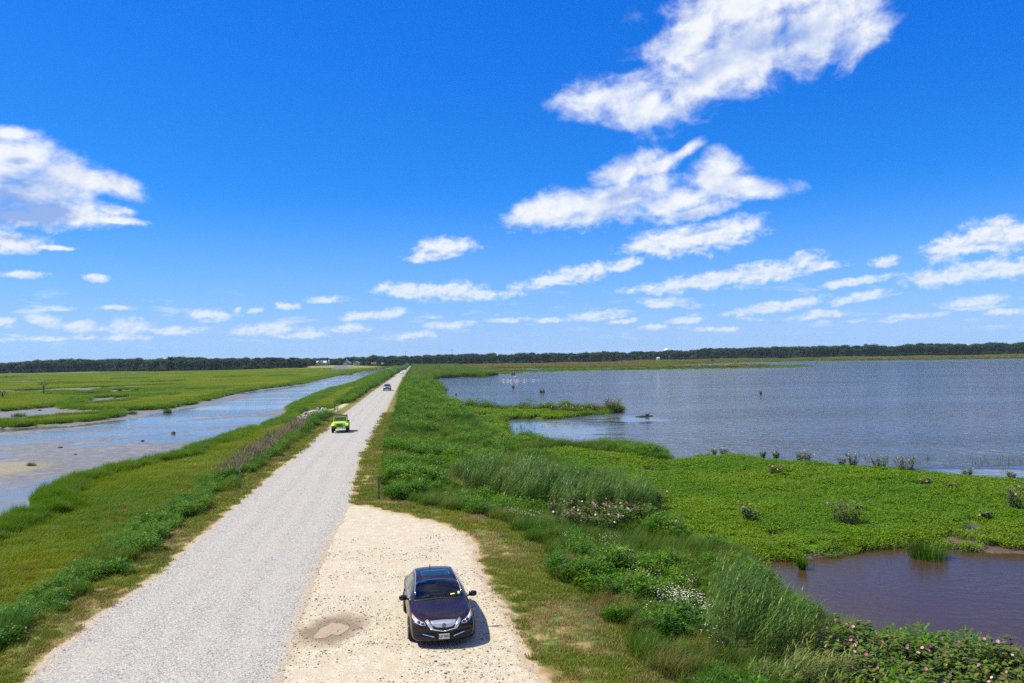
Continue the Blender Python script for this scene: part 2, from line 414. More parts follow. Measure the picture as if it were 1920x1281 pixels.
def terrain(P):
    """height and ground kinds at world points"""
    P = np.asarray(P, np.float64)
    x, y = P[:, 0], P[:, 1]
    r = np.hypot(x, y)
    road = sdist(P, P_ROAD); lot = sdist(P, P_LOT)
    dike = -np.maximum(road, lot)                     # metres outside the gravel
    left = sdist(P, P_LEFTSIDE) > 0
    s = np.clip((dike - 1.4) / np.where(left, 3.6, 6.0), 0, 1); s = s * s * (3 - 2 * s)
    base = np.where(left, -0.72, -0.78)
    n1 = NA(x / 3.1, y / 3.1, 4) - 0.5
    n0 = NB(x / 40, y / 40, 3) - 0.5
    z = -0.035 + (base + 0.035) * s + n1 * (0.05 + 0.14 * s) * (dike > 0.3)
    z = z + np.where((dike > 8) & left, n0 * 0.2, 0)
    hill = np.exp(-(((x - C_HILL[0]) / 55) ** 2 + ((y - 860) / 60) ** 2))
    z = z + hill * 4.0 + np.clip((r - 1000) / 150, 0, 1) * 0.6
    jit = (NC(x / 1.7, y / 1.7, 3) - 0.5) * np.clip(r / 60, 0.5, 6)
    wet = np.full(len(P), -1e3)
    for pl in [P_LAKE, P_POND] + SMALLW: wet = np.maximum(wet, sdist(P, pl))
    isl = sdist(P, P_REEDISLE)
    wetj = wet + 0.5 * jit
    bank = np.clip(-wetj / np.clip(r / 40, 0.8, 6), 0, 1)
    z = np.where(wetj < 0, np.minimum(z, -0.97 + (z + 0.97) * bank), z)
    z = np.where(wetj >= 0, -1.06 - np.clip(wetj * 0.15, 0, 0.6), z)
    z = np.where(isl > 0, np.maximum(z, -0.93), z)
    creek = sdist(P, P_CREEK)
    for pl in P_CHAN: creek = np.maximum(creek, sdist(P, pl))
    cj = creek + 0.35 * jit
    # tidal mud: low ribs along the channel, most of it a few cm above or below the water film
    ax, ay = 0.55, 0.835
    al = x * ax + y * ay; ac = x * ay - y * ax
    ribs = NB(ac / 2.6, al / 17.0, 5) - 0.5
    fine = NA(ac / 0.7, al / 2.4, 3) - 0.5
    big = NC(ac / 14 + 3.3, al / 46 + 1.7, 2) - 0.5
    mudz = WATER - 0.014 + ribs * 0.17 + fine * 0.035 + big * 0.13
    sandbar = np.exp(-(((x - C_BAR[0]) / 5.5) ** 2 + ((y - C_BAR[1]) / 6.0) ** 2))
    tongue = np.exp(-(((x - C_TONGUE[0]) / 20) ** 2 + ((y - C_TONGUE[1]) / 4.0) ** 2))
    farbank = np.clip(1.0 - cj / 9.0, 0, 1) * (sdist(P, P_FARMUD) > 0)
    mudz = mudz + 0.26 * sandbar + 0.07 * tongue + 0.13 * farbank - 0.05 * np.clip((y - 160) / 80, 0, 1)
    edge = np.clip(cj / 0.5, 0, 1)
    z = np.where(cj > 0, z * (1 - edge) + mudz * edge, z)
    sand = np.zeros(len(P))
    for pl in P_SAND: sand = np.maximum(sand, np.clip(sdist(P, pl) / 0.6 + 0.5, 0, 1))
    tn = NB(ac * .010 + NA(x / 30, y / 30, 2) * .25, al * .004 + 5.5, 3)
    trench = np.exp(-((tn - .5) / (.008 + r * .00007)) ** 2) * (left & (creek < -5) & (r > 110) & (dike > 20)) * (NC(x / 45, y / 60, 2) > .54)
    z = z - .45 * trench
    mud = np.clip(trench * 1.3 - .3, 0, .9)
    for pl in P_MUDPATCH: mud = np.maximum(mud, np.clip((sdist(P, pl) + jit) / 0.8 + 0.3, 0, 1))
    mud = np.maximum(mud, np.clip((cj + 0.15) / 0.3, 0, 1))
    mud = np.maximum(mud, np.clip((wetj + 0.6) / 0.6, 0, 1))
    return dict(z=z, road=road, lot=lot, dike=dike, left=left, wet=wetj, creek=cj, sand=np.maximum(sand, np.clip(sandbar * 1.5 - .2, 0, .6) * (cj > 0)), mud=mud, hill=hill, r=r, isl=isl)
C_BAR = ground([(-40, 884)], WATER)[0]
C_TONGUE = ground([(230, 842)], WATER)[0]
P_FARMUD = ground([(-700,900),(-60,795),(130,800),(300,775),(420,755),(560,725),(660,702),(655,695),(400,740),(200,745),(-60,765),(-900,880)], WATER)

# ------------------------------------------------------------------ the ground sheet: finer where the tower looks
def build_ground():
    th = np.concatenate([np.arange(-180, -46, 3.0), np.arange(-46, 46, 0.075), np.arange(46, 181, 3.0)])
    th = np.radians(th)
    dep = np.arange(900, 8.4, -1.2)                     # rows below the horizon, photo pixels
    rr = np.concatenate([[0.5, 4, 8, 11], 1440 * 0 + F * 8.9 / dep[F * 8.9 / dep > 12.5], [1750, 2200, 3000, 4500, 7000]])
    TH, RR = np.meshgrid(th, rr)
    X = RR * np.sin(TH); Y = RR * np.cos(TH)
    P = np.stack([X.ravel(), Y.ravel()], 1)
    T = terrain(P)
    nr, nc = TH.shape
    z = T['z'].copy()
    i = np.arange(nr - 1)[:, None] * nc + np.arange(nc - 1)[None, :]
    Q = np.stack([i, i + 1, i + nc + 1, i + nc], -1).reshape(-1, 4)
    V = np.column_stack([P, z])
    left = T['left'].astype(float)
    marsh = np.clip((T['dike'] - np.where(T['left'], 3.2, 9)) / 1.5, 0, 1) * (1 - T['mud'])
    far = np.clip((T['r'] - 60) / 240, 0, 1)
    hillm = np.clip(T['hill'] * 1.6, 0, 1)
    me = np_mesh('ground', V, Q, smooth=True, attrs=dict(marsh=marsh, left=left, mud=T['mud'], sand=T['sand'], dike=T['dike'], hill=hillm))
    o = link('ground', me, MATS['ground'])
    tag(o, 'grassy marsh ground and mudflats on both sides of the gravel road', 'ground', kind='structure')
    # gravel sheets ride 4 and 8 mm above the ground on the same grid
    def sheet(name, inside, dz, mat, label, attrs):
        c = (inside[Q] > 0).sum(1) >= 3
        q = Q[c]
        used = np.unique(q); mp = np.full(len(V), -1); mp[used] = np.arange(len(used))
        v = V[used].copy(); v[:, 2] += dz
        me_ = np_mesh(name, v, mp[q], smooth=True, attrs={k: a[used] for k, a in attrs.items()})
        tag(link(name, me_, mat), label, name.replace('_', ' '), kind='structure')
    jit = (NA(P[:, 0] / 0.35, P[:, 1] / 0.35, 3) - 0.5) * 0.45 + (NB(P[:, 0] / 2.2, P[:, 1] / 2.2, 3) - 0.5) * 0.5
    ok = (T['wet'] < 0) & (T['creek'] < 0) & (T['r'] < 900)
    sheet('gravel_lot', np.where(ok, T['lot'] + jit * 1.2, -1), 0.004, MATS['lot'], 'sandy pull-off strewn with small stones beside the gravel road', {'edge': T['lot']})
    sheet('gravel_road', np.where(ok, T['road'] + jit * 0.5, -1), 0.010, MATS['road'], 'straight pale grey gravel road running to the far woods', {'edge': T['road'], 'lotd': T['lot']})

def mk_ground_mats():
    m_, N = new_mat('ground'); MATS['ground'] = m_
    p = worldpos(N)
    A = lambda k: attr(N, k)
    nb = N.noise(p, 0.35, 5, 0.6); nf = N.noise(p, 5.0, 5, 0.65); nm = N.noise(p, 1.3, 4, 0.6)
    # mown verge: short green grass, straw and bare brown patches
    verge = N.mix(N.ramp(nf, 0.35, 0.7), (0.045, 0.075, 0.014), (0.13, 0.15, 0.03))
    verge = N.mix(N.ramp(nm, 0.47, 0.66), verge, (0.27, 0.185, 0.085))
    verge = N.mix(N.ramp(nb, 0.55, 0.72), verge, (0.20, 0.125, 0.06))
    fr = N.math('ADD', A('dike'), N.math('MULTIPLY', N.math('SUBTRACT', nm, 0.5), 1.1))
    verge = N.mix(N.ramp(fr, 0.30, -0.15), verge, N.mix(nf, (0.30, 0.215, 0.125), (0.42, 0.33, 0.215)))
    soil = N.mix(nm, (0.03, 0.045, 0.012), (0.07, 0.085, 0.02))
    mg = N.mix(N.ramp(N.noise(p, 0.06, 5, 0.65), 0.35, 0.65), (0.10, 0.15, 0.005), (0.17, 0.19, 0.008))
    mg = N.mix(N.ramp(nf, 0.3, 0.75), N.vmath('MULTIPLY', mg, (0.6, 0.62, 0.7)), mg)
    lush = N.mix(N.ramp(nb, 0.35, 0.65), (0.05, 0.12, 0.004), (0.085, 0.16, 0.008))
    land = N.mix(A('left'), lush, mg)
    c = N.mix(N.ramp(N.math('ADD', A('dike'), nm), 1.9, 3.2), verge, soil)
    c = N.mix(A('marsh'), c, land)
    c = N.mix(N.math('MULTIPLY', A('hill'), N.ramp(N.noise(p, 0.05, 4), 0.4, 0.6, 0.3, 1)), c, (0.24, 0.22, 0.09))
    sandc = N.mix(nf, (0.29, 0.245, 0.18), (0.39, 0.335, 0.25))
    c = N.mix(A('sand'), c, sandc)
    mudc = N.mix(N.ramp(nm, 0.3, 0.7), (0.102, 0.096, 0.078), (0.165, 0.152, 0.122))
    mudc = N.mix(N.ramp(N.noise(p, 0.5, 4), 0.55, 0.75), mudc, (0.22, 0.195, 0.17))
    mudc = N.mix(A('left'), N.mix(nm, (0.055, 0.036, 0.022), (0.105, 0.072, 0.046)), mudc)
    md = N.math('MULTIPLY', A('mud'), N.math('SUBTRACT', 1.0, A('sand')))
    c = N.mix(md, c, mudc)
    rough = N.ramp(md, 0, 1, 0.9, 0.42)
    bh = N.noise(p, 7, 4, 0.7)
    finish(N, bsdf(N, c, rough, 0, N.ramp(md, 0, 1, 0.15, 0.55), bump(N, bh, 0.6, 0.05)))

    m_, N = new_mat('road gravel'); MATS['road'] = m_
    p = worldpos(N); e = attr(N, 'edge'); ld = attr(N, 'lotd')
    st = N.n('ShaderNodeTexVoronoi', {'Vector': p, 'Scale': 34.0}).outputs['Color']
    st2 = N.n('ShaderNodeTexVoronoi', {'Vector': p, 'Scale': 9.0}).outputs['Distance']
    big = N.noise(p, 0.35, 5, 0.6); fine = N.noise(p, 30, 3, 0.7); mid = N.noise(p, 4, 5, 0.7)
    c = N.mix(N.ramp(fine, 0.3, 0.7), (0.205, 0.20, 0.195), (0.36, 0.35, 0.335))
    sp = N.n('ShaderNodeSeparateColor', {0: st}).outputs[0]
    c = N.mix(N.ramp(sp, 0.80, 0.88), c, (0.085, 0.085, 0.09))
    c = N.mix(N.ramp(sp, 0.16, 0.08), c, (0.46, 0.45, 0.43))
    c = N.mix(N.math('MULTIPLY', N.ramp(mid, 0.45, 0.75), 0.5), c, (0.19, 0.19, 0.19))
    # paler packed wheel tracks, along the road's own edges
    w1 = N.ramp(N.math('ABSOLUTE', N.math('SUBTRACT', N.math('ADD', e, N.math('MULTIPLY', big, 0.5)), 1.6)), 0.75, 0.1)
    w2 = N.ramp(N.math('ABSOLUTE', N.math('SUBTRACT', N.math('ADD', e, N.math('MULTIPLY', big, 0.5)), 3.0)), 0.55, 0.1)
    c = N.mix(N.math('MULTIPLY', N.math('MAXIMUM', w1, w2), 0.16), c, (0.375, 0.365, 0.345))
    c = N.mix(N.math('MULTIPLY', N.ramp(big, 0.52, 0.72), 0.3), c, (0.335, 0.31, 0.27))
    sandy = N.ramp(N.math('ADD', e, N.math('MULTIPLY', N.math('SUBTRACT', mid, 0.5), 1.6)), 0.40, -0.15)
    c = N.mix(N.math('MULTIPLY', sandy, 0.7), c, (0.36, 0.27, 0.165))
    finish(N, bsdf(N, c, 0.92, 0, 0.2, bump(N, N.math('ADD', N.math('MULTIPLY', st2, 0.6), fine), 0.55, 0.02)))

    m_, N = new_mat('sandy gravel'); MATS['lot'] = m_
    p = worldpos(N); e = attr(N, 'edge')
    st = N.n('ShaderNodeSeparateColor', {0: N.n('ShaderNodeTexVoronoi', {'Vector': p, 'Scale': 38.0}).outputs['Color']}).outputs[0]
    big = N.noise(p, 0.5, 5, 0.62); fine = N.noise(p, 22, 4, 0.7); mid = N.noise(p, 2.2, 5, 0.65)
    c = N.mix(N.ramp(mid, 0.3, 0.7), (0.335, 0.29, 0.215), (0.43, 0.39, 0.315))
    c = N.mix(N.math('MULTIPLY', N.ramp(fine, 0.5, 0.8), 0.45), c, (0.28, 0.235, 0.175))
    stones = N.math('MULTIPLY', N.ramp(st, 0.86, 0.93), N.ramp(mid, 0.36, 0.6))
    c = N.mix(stones, c, (0.17, 0.16, 0.15))
    c = N.mix(N.math('MULTIPLY', N.ramp(st, 0.10, 0.05), 0.7), c, (0.52, 0.48, 0.40))
    c = N.mix(N.math('MULTIPLY', N.ramp(big, 0.55, 0.7), 0.45), c, (0.375, 0.345, 0.30))
    # damp ring round the puddle
    px, py = ground([(622, 1178)], 0)[0]
    q = N.mapping(p, (px, py, 0), (0, 0, R(-8)), (1.12, 1.8, 1), 'TEXTURE')
    dl = N.vmath('LENGTH', N.vmath('MULTIPLY', q, (1, 1, 0)), out=1)
    dl = N.math('ADD', dl, N.math('MULTIPLY', N.math('SUBTRACT', N.noise(p, 1.6, 4), 0.5), 0.7))
    c = N.mix(N.math('MULTIPLY', N.ramp(dl, 1.1, 0.5), 0.85), c, (0.155, 0.11, 0.06))
    edgen = N.math('ADD', e, N.math('MULTIPLY', N.math('SUBTRACT', mid, 0.5), 1.6))
    c = N.mix(N.math('MULTIPLY', N.ramp(edgen, 0.7, -0.1), 0.55), c, (0.26, 0.175, 0.10))
    finish(N, bsdf(N, c, N.ramp(dl, 0.3, 1.1, 0.55, 0.92), 0, 0.25, bump(N, N.math('ADD', N.math('ADD', fine, N.math('MULTIPLY', mid, 2.5)), N.math('MULTIPLY', stones, 0.5)), 0.5, 0.03)))

def mat_water(name, col, wscale, strength, rough, streak=0.0, dist=0.06, rot=0.0, stretch=2.2, spec=0.5, calm_at=()):
    m_, N = new_mat(name)
    p = worldpos(N)
    q = N.mapping(p, rot=(0, 0, R(rot)), scale=(1, stretch, 1))
    a = N.noise(q, wscale, 4, 0.62, 0.6)
    b = N.noise(N.mapping(p, rot=(0, 0, R(rot + 25)), scale=(1, 1.8, 1)), wscale * 0.33, 3, 0.55, 0.3)
    h = N.math('ADD', a, N.math('MULTIPLY', b, 1.2))
    calm = N.noise(N.mapping(p, rot=(0, 0, R(rot)), scale=(0.22, 1.0, 1)), 0.055, 4, 0.6)
    k = N.ramp(calm, 0.36, 0.62, 1.0 - streak, 1.0)
    for (px_, py_, rx_, ry_) in calm_at:          # sheltered water close to the shore lies smoother
        g_ = ground([(px_, py_)], WATER)[0]
        dl_ = N.vmath('LENGTH', N.vmath('MULTIPLY', N.mapping(p, (g_[0], g_[1], 0), (0, 0, 0), (rx_, ry_, 1), 'TEXTURE'), (1, 1, 0)), out=1)
        dl_ = N.math('ADD', dl_, N.math('MULTIPLY', N.math('SUBTRACT', calm, .5), 1.4))
        k = N.math('MULTIPLY', k, N.ramp(dl_, 0.55, 1.05, 0.06, 1.0))
    h = N.math('MULTIPLY', h, k)
    big = N.noise(p, 0.02, 3)
    c = N.mix(N.ramp(big, 0.35, 0.65), tuple(x * 0.85 for x in col), tuple(x * 1.12 for x in col))
    finish(N, bsdf(N, c, rough, 0, spec, bump(N, h, strength, dist), IOR=1.333))
    MATS[name] = m_

def build_water():
    mat_water('lake water', (0.066, 0.064, 0.058), 1.0, 1.0, 0.05, 0.35, 0.34, rot=8, stretch=.5, calm_at=((1010, 808, 11, 28), (1330, 880, 6, 8), (1560, 882, 9, 6), (1790, 905, 22, 13), (1180, 785, 7, 10)))
    mat_water('creek water', (0.075, 0.07, 0.065), 1.6, 0.6, 0.05, 0.8, 0.04, rot=-30, stretch=1.0)
    mat_water('pond water', (0.044, 0.026, 0.013), 3.5, 0.6, 0.05, 0.6, 0.03, rot=15, spec=.21, stretch=1.2)
    mat_water('puddle water', (0.38, 0.29, 0.175), 6.0, 0.15, 0.30, 0.0, 0.004)
    def sheet(name, pts, mat, label, cat, z=WATER):
        bm = bmesh.new()
        f = bm.faces.new([bm.verts.new((x, y, z)) for x, y in pts])
        if f.normal.z < 0: f.normal_flip()
        bm.normal_update()
        me = bpy.data.meshes.new(name); bm.to_mesh(me); bm.free()
        if me.polygons[0].normal.z < 0: me.flip_normals()
        tag(link(name, me, MATS[mat]), label, cat, kind='structure')
    mid = [tuple(p) for p in ground([(600, 1000), (640, 880), (690, 790), (745, 712), (766, 690)], 0)]    # under the road bank
    sheet('lake_water', [(60, 45.9), (mid[0][0], 45.9)] + [p for p in mid if p[1] > 46] + [(mid[-1][0], 1000), (2500, 1000), (2500, 45.9)], 'lake water', 'wide rippled grey-blue lake on the right of the road', 'lake')
    sheet('pond_water', [(5, 10), (5, 45.9), (60, 45.9), (60, 10)], 'pond water', 'calm brown pond below the reeds, at bottom right', 'pond')
    sheet('creek_water', [(-9.5, 14), (-14, 40)] + [p for p in mid if p[1] > 46] + [(mid[-1][0], 860), (-1500, 860), (-1500, 14)], 'creek water', 'shallow tidal creek winding over grey mud, left of the road', 'creek')
    c = ground([(622, 1180)], 0)[0]
    pts = []
    for k in range(40):
        a = k / 40 * 2 * math.pi
        rr = 1 + 0.25 * math.sin(2 * a + 1) + 0.16 * math.sin(3 * a + 2) + 0.08 * math.sin(7 * a)
        pts.append((c[0] + 0.36 * rr * math.cos(a), c[1] + 0.80 * rr * math.sin(a)))
    zt = float(terrain(np.array([[c[0], c[1]]]))['z'][0])
    sheet('puddle', pts, 'puddle water', 'small muddy puddle in the sandy pull-off left of the parked sedan', 'puddle', z=zt + 0.012)

# ------------------------------------------------------------------ plants: meshes
def blades(base, az, lean0, lean1, L, Wd, k=3, shape='blade', v=None):
    """n curved blades or leaves; lean is measured from upright, at the foot and at the tip"""
    n = len(base)
    az = np.asarray(az); L = np.asarray(L); Wd = np.asarray(Wd)
    side = np.stack([-np.sin(az), np.cos(az), np.zeros(n)], 1)
    p = np.array(base, float); V = []
    for i in range(k + 1):
        s = i / k
        w = {'blade': (1 - s ** 1.6) * 0.9 + 0.1 * (1 - s), 'leaf': math.sin(math.pi * (0.10 + 0.90 * s) ** 0.8) + 0.02, 'twig': 1 - 0.7 * s}[shape]
        V.append(p - side * (Wd * w * 0.5)[:, None]); V.append(p + side * (Wd * w * 0.5)[:, None])
        ln = lean0 + (lean1 - lean0) * (s + 0.5 / k)
        p = p + (np.stack([np.cos(az) * np.sin(ln), np.sin(az) * np.sin(ln), np.cos(ln)], 1) * (L / k)[:, None])
    V = np.stack(V, 1).reshape(-1, 3)
    o = (np.arange(n) * (2 * (k + 1)))[:, None]
    Q = np.concatenate([o + np.array([2 * i, 2 * i + 1, 2 * i + 3, 2 * i + 2])[None, :] for i in range(k)], 0)
    v = rng.random(n) if v is None else v
    return V, Q, np.repeat(v, 2 * (k + 1))

def join(parts):
    V, Q, A, o = [], [], [], 0
    for v, q, a in parts:
        V.append(v); Q.append(q + o); A.append(a); o += len(v)
    return np.concatenate(V), np.concatenate(Q), np.concatenate(A)

def disc(n, rad):
    a = rng.random(n) * 2 * np.pi; q = np.sqrt(rng.random(n)) * rad
    return np.stack([q * np.cos(a), q * np.sin(a), np.zeros(n)], 1), a
U = lambda a, b, n: rng.uniform(a, b, n)

def cl_mown(n=60, rad=0.22, h=(0.05, 0.13), w=0.012):
    b, a = disc(n, rad)
    return blades(b, rng.random(n) * 6.28, U(0, .5, n), U(.6, 1.5, n), U(*h, n), np.full(n, w), 2)
def cl_grass(n=90, rad=0.28, h=(0.35, 0.75), w=0.014, wind=0.5):
    b, a = disc(n, rad)
    az = np.where(rng.random(n) < wind, U(-.7, .7, n), rng.random(n) * 6.28)
    return blades(b, az, U(0, .35, n), U(.6, 1.6, n), U(*h, n), np.full(n, w), 3)
def cl_weed(n=150, rad=0.34, h=0.6, leaf=(0.06, 0.13)):
    b, a = disc(n, rad)
    rr = np.hypot(b[:, 0], b[:, 1]) / rad
    top = h * (1 - 0.55 * rr ** 2)
    b[:, 2] = top * np.clip(U(.15, 1.1, n) ** 0.6, 0, 1)
    l = blades(b, a + U(-1.2, 1.2, n), U(.4, 1.2, n), U(1.2, 2.0, n), U(*leaf, n), U(.035, .07, n), 2, 'leaf')
    s, a2 = disc(14, rad * .6)
    st = blades(s, a2, U(0, .2, 14), U(.2, .5, 14), U(.6, 1.0, 14) * h, np.full(14, .012), 2, 'twig')
    return join([l, st])
def cl_cover(n=75, rad=0.36):
    b, a = disc(n, rad)
    b[:, 2] = U(.05, .26, n) * (1 - .35 * (np.hypot(b[:, 0], b[:, 1]) / rad) ** 2)
    return blades(b, rng.random(n) * 6.28, U(.5, 1.3, n), U(1.2, 1.9, n), U(.05, .10, n), U(.045, .08, n), 2, 'leaf')
def cl_reed(n=13, rad=0.34, h=(1.3, 2.0), drift=0.35):
    P = []
    s, a = disc(n, rad)
    hh = U(*h, n); az = U(-.6, .6, n); l0 = U(0, .1, n); l1 = U(.15, .4, n)
    P.append(blades(s, az, l0, l1, hh, np.full(n, .012), 3, 'twig'))
    for f in np.linspace(.3, 1.0, 7):
        ln = l0 + (l1 - l0) * f * .5
        b = s + np.stack([np.cos(az) * np.sin(ln), np.sin(az) * np.sin(ln), np.cos(ln)], 1) * (hh * f)[:, None]
        P.append(blades(b, U(-1.0, 1.0, n) * (1.4 - drift), U(.3, .9, n), U(1.4, 2.1, n), U(.30, .55, n), U(.018, .032, n), 3))
    return join(P)
def cl_marsh(n=120, rad=0.5, h=(0.25, 0.5), w=0.016):
    b, a = disc(n, rad)
    return blades(b, U(-1.3, 1.3, n), U(0, .4, n), U(.5, 1.3, n), U(*h, n), np.full(n, w), 2)
def cl_brush(n=40, rad=0.4, h=(0.5, 1.1)):
    b, a = disc(n, rad * .6)
    p1 = blades(b, a, U(0, .4, n), U(.2, .9, n), U(*h, n), np.full(n, .014), 3, 'twig')
    b2, a2 = disc(n * 2, rad); b2[:, 2] = U(.2, .8, n * 2)
    p2 = blades(b2, rng.random(n * 2) * 6.28, U(.2, .9, n * 2), U(.3, 1.2, n * 2), U(.15, .4, n * 2), np.full(n * 2, .009), 2, 'twig')
    return join([p1, p2])
def cl_daisy(n=11, rad=0.32, h=(0.45, 0.7)):
    b, a = disc(n, rad)
    hh = U(*h, n)
    st = blades(b, a, U(0, .15, n), U(0, .2, n), hh, np.full(n, .008), 2, 'twig', v=np.zeros(n))
    P = [st]
    c = b.copy(); c[:, 2] = hh * .98
    for k in range(6):
        P.append(blades(c + 0, k * 1.047 + rng.random(n), U(1.3, 1.5, n), U(1.4, 1.7, n), U(.016, .03, n), np.full(n, .024), 2, 'leaf', v=np.ones(n)))
    return join(P)

def cl_tree(h=13.0, rad=5.0, clumps=170, per=14, leaf=0.75):
    """broadleaf crown: leafy clumps over a lumpy envelope, on a tapered trunk with limbs (v < 0: bark)"""
    P = []
    lobes = [(U(-.45, .45, 1)[0] * rad, U(-.45, .45, 1)[0] * rad, U(.50, .84, 1)[0] * h, U(.35, .6, 1)[0] * rad) for _ in range(9)]
    lobes.append((0, 0, .82 * h, .5 * rad)); lobes.append((0, 0, .5 * h, .7 * rad)); lobes.append((0, 0, .28 * h, .75 * rad)); lobes.append((.2 * rad, -.2 * rad, .14 * h, .7 * rad))
    for c in range(clumps):
        lx, ly, lz, lr = lobes[c % len(lobes)]
        d = rng.normal(size=3); d /= np.linalg.norm(d)
        if d[2] < -.3: d[2] *= -.6
        ctr = np.array([lx, ly, lz]) + d * lr * U(.75, 1.05, 1)[0] * np.array([1, 1, .8])
        n = per
        b = ctr + rng.normal(size=(n, 3)) * .45
        az = math.atan2(d[1], d[0]) + U(-1.4, 1.4, n)
        P.append(blades(b, az, U(.5, 1.3, n), U(1.2, 2.2, n), U(.6, 1.1, n) * leaf, U(.45, .8, n) * leaf, 2, 'leaf', v=np.clip(U(.0, .25, n) + rng.random() * .7, 0.01, 1)))
    return join(P)

SRC = {}
def make_sources():
    """plant shapes that the vegetation masses repeat; they live outside the scene's collections"""
    def col(name, fns, mat):
        c = bpy.data.collections.new(name)
        for i, fn in enumerate(fns):
            v, q, a = fn()
            me = np_mesh(f'{name}_{i}', v, q, attrs={'v': a})
            me.materials.append(MATS[mat])
            c.objects.link(bpy.data.objects.new(f'{name}_{i}', me))
        SRC[name] = c
    col('mown', [cl_mown] * 3, 'mown')
    col('straw', [lambda: cl_mown(50, .25, (.06, .16))] * 2, 'straw')
    col('grass', [cl_grass] * 3, 'tallgrass')
    col('drygrass', [lambda: cl_grass(100, .3, (.4, .8), .012)] * 2, 'drygrass')
    col('weed', [cl_weed, lambda: cl_weed(170, .4, .75), lambda: cl_weed(130, .3, .45, (.05, .1))], 'weed')
    col('cover', [cl_cover] * 4, 'cover')
    col('reed', [cl_reed] * 4, 'reed')
    col('reedpale', [lambda: cl_reed(16, .4, (.7, 1.2), 0)] * 2, 'reedpale')
    col('marsh', [cl_marsh] * 3, 'marsh')
    col('tuft', [lambda: cl_marsh(120, .42, (.5, .95), .02)] * 3, 'tuft')
    col('stalk', [lambda: cl_grass(9, .35, (.5, 1.0), .03, .2)] * 3, 'tuft')
    col('brush', [cl_brush] * 3, 'brush')
    col('daisy', [cl_daisy] * 3, 'daisy')
    col('tree', [lambda: cl_tree(13, 5.0), lambda: cl_tree(13, 4.2), lambda: cl_tree(13, 6.0, 200), lambda: cl_tree(13, 4.6), lambda: cl_tree(13, 3.6, 140), lambda: cl_tree(13, 5.4)], 'tree')
    col('bush', [lambda: cl_tree(4, 2.6, 70, 10, .55)] * 3, 'bush')

def mk_plant_mats():
    M = MATS
    M['mown'] = mat_leaf('mown grass', (0.068, 0.140, 0.006), (0.150, 0.190, 0.012), (0.26, 0.19, 0.05), .3, dryamt=.2)
    M['straw'] = mat_leaf('straw', (0.20, 0.14, 0.06), (0.30, 0.23, 0.10), (0.12, 0.13, 0.03), .2)
    M['tallgrass'] = mat_leaf('tall grass', (0.030, 0.095, 0.004), (0.095, 0.15, 0.010), (0.20, 0.16, 0.06), .35, dryamt=.1)
    M['drygrass'] = mat_leaf('dry grass', (0.09, 0.10, 0.018), (0.17, 0.145, 0.04), (0.22, 0.15, 0.07), .3, dryamt=.3)
    M['weed'] = mat_leaf('weeds', (0.034, 0.118, 0.003), (0.092, 0.190, 0.005), (0.14, 0.16, 0.04), .35, .38, .08, .45)
    M['cover'] = mat_leaf('ground cover', (0.066, 0.160, 0.002), (0.125, 0.205, 0.003), (0.15, 0.14, 0.012), .35, .42, .06)
    M['reed'] = mat_leaf('reeds', (0.036, 0.088, 0.007), (0.080, 0.142, 0.016), (0.15, 0.18, 0.07), .3, .35, .06, .6)
    M['reedpale'] = mat_leaf('pale grass', (0.09, 0.14, 0.025), (0.15, 0.18, 0.05), (0.2, 0.18, 0.08), .3, .4, .2)
    M['marsh'] = mat_leaf('marsh grass', (0.066, 0.142, 0.001), (0.160, 0.190, 0.002), (0.17, 0.12, 0.02), .35, dryamt=.08)
    M['tuft'] = mat_leaf('creek grass', (0.045, 0.12, 0.003), (0.085, 0.16, 0.005), None, .35)
    M['brush'] = mat_leaf('dead brush', (0.17, 0.14, 0.095), (0.25, 0.20, 0.14), (0.10, 0.085, 0.05), .05, .8)
    M['tree'] = mat_leaf('tree leaves', (0.022, 0.056, 0.022), (0.050, 0.090, 0.030), None, .2, .6, val=.45)
    M['bush'] = mat_leaf('bush leaves', (0.030, 0.062, 0.015), (0.055, 0.085, 0.022), None, .25, .6)
    M['mallow'] = mat_leaf('mallow leaves', (0.085, 0.140, 0.018), (0.14, 0.165, 0.030), (0.19, 0.11, 0.05), .3, .45, .10, .4)
    m_, N = new_mat('white daisies'); M['daisy'] = m_
    c = N.mix(N.ramp(attr(N, 'v'), .4, .6), (0.07, 0.12, 0.03), (0.62, 0.62, 0.55))
    finish(N, bsdf(N, c, .6))
    m_, N = new_mat('mallow petals'); M['petal'] = m_
    rnd = N.n('ShaderNodeObjectInfo').outputs['Random']
    c = N.mix(N.ramp(rnd, .1, .9, smooth=False), (0.42, 0.07, 0.20), (0.60, 0.32, 0.42))
    c = N.mix(N.ramp(rnd, .08, .05), c, (0.66, 0.60, 0.62))
    c = N.mix(N.ramp(attr(N, 'v'), .3, .05), c, (0.42, 0.02, 0.10))
    t_ = N.n('ShaderNodeBsdfTranslucent', {0: c}).outputs[0]
    finish(N, N.n('ShaderNodeMixShader', {0: .3, 1: bsdf(N, c, .6), 2: t_}).outputs[0])
    m_, N = new_mat('bark'); M['bark'] = m_
    n = N.noise(N.mapping(coords(N), scale=(4, 4, .7)), 3, 4)
    finish(N, bsdf(N, N.mix(n, (0.05, 0.04, 0.03), (0.12, 0.10, 0.08)), .9, 0, .2))

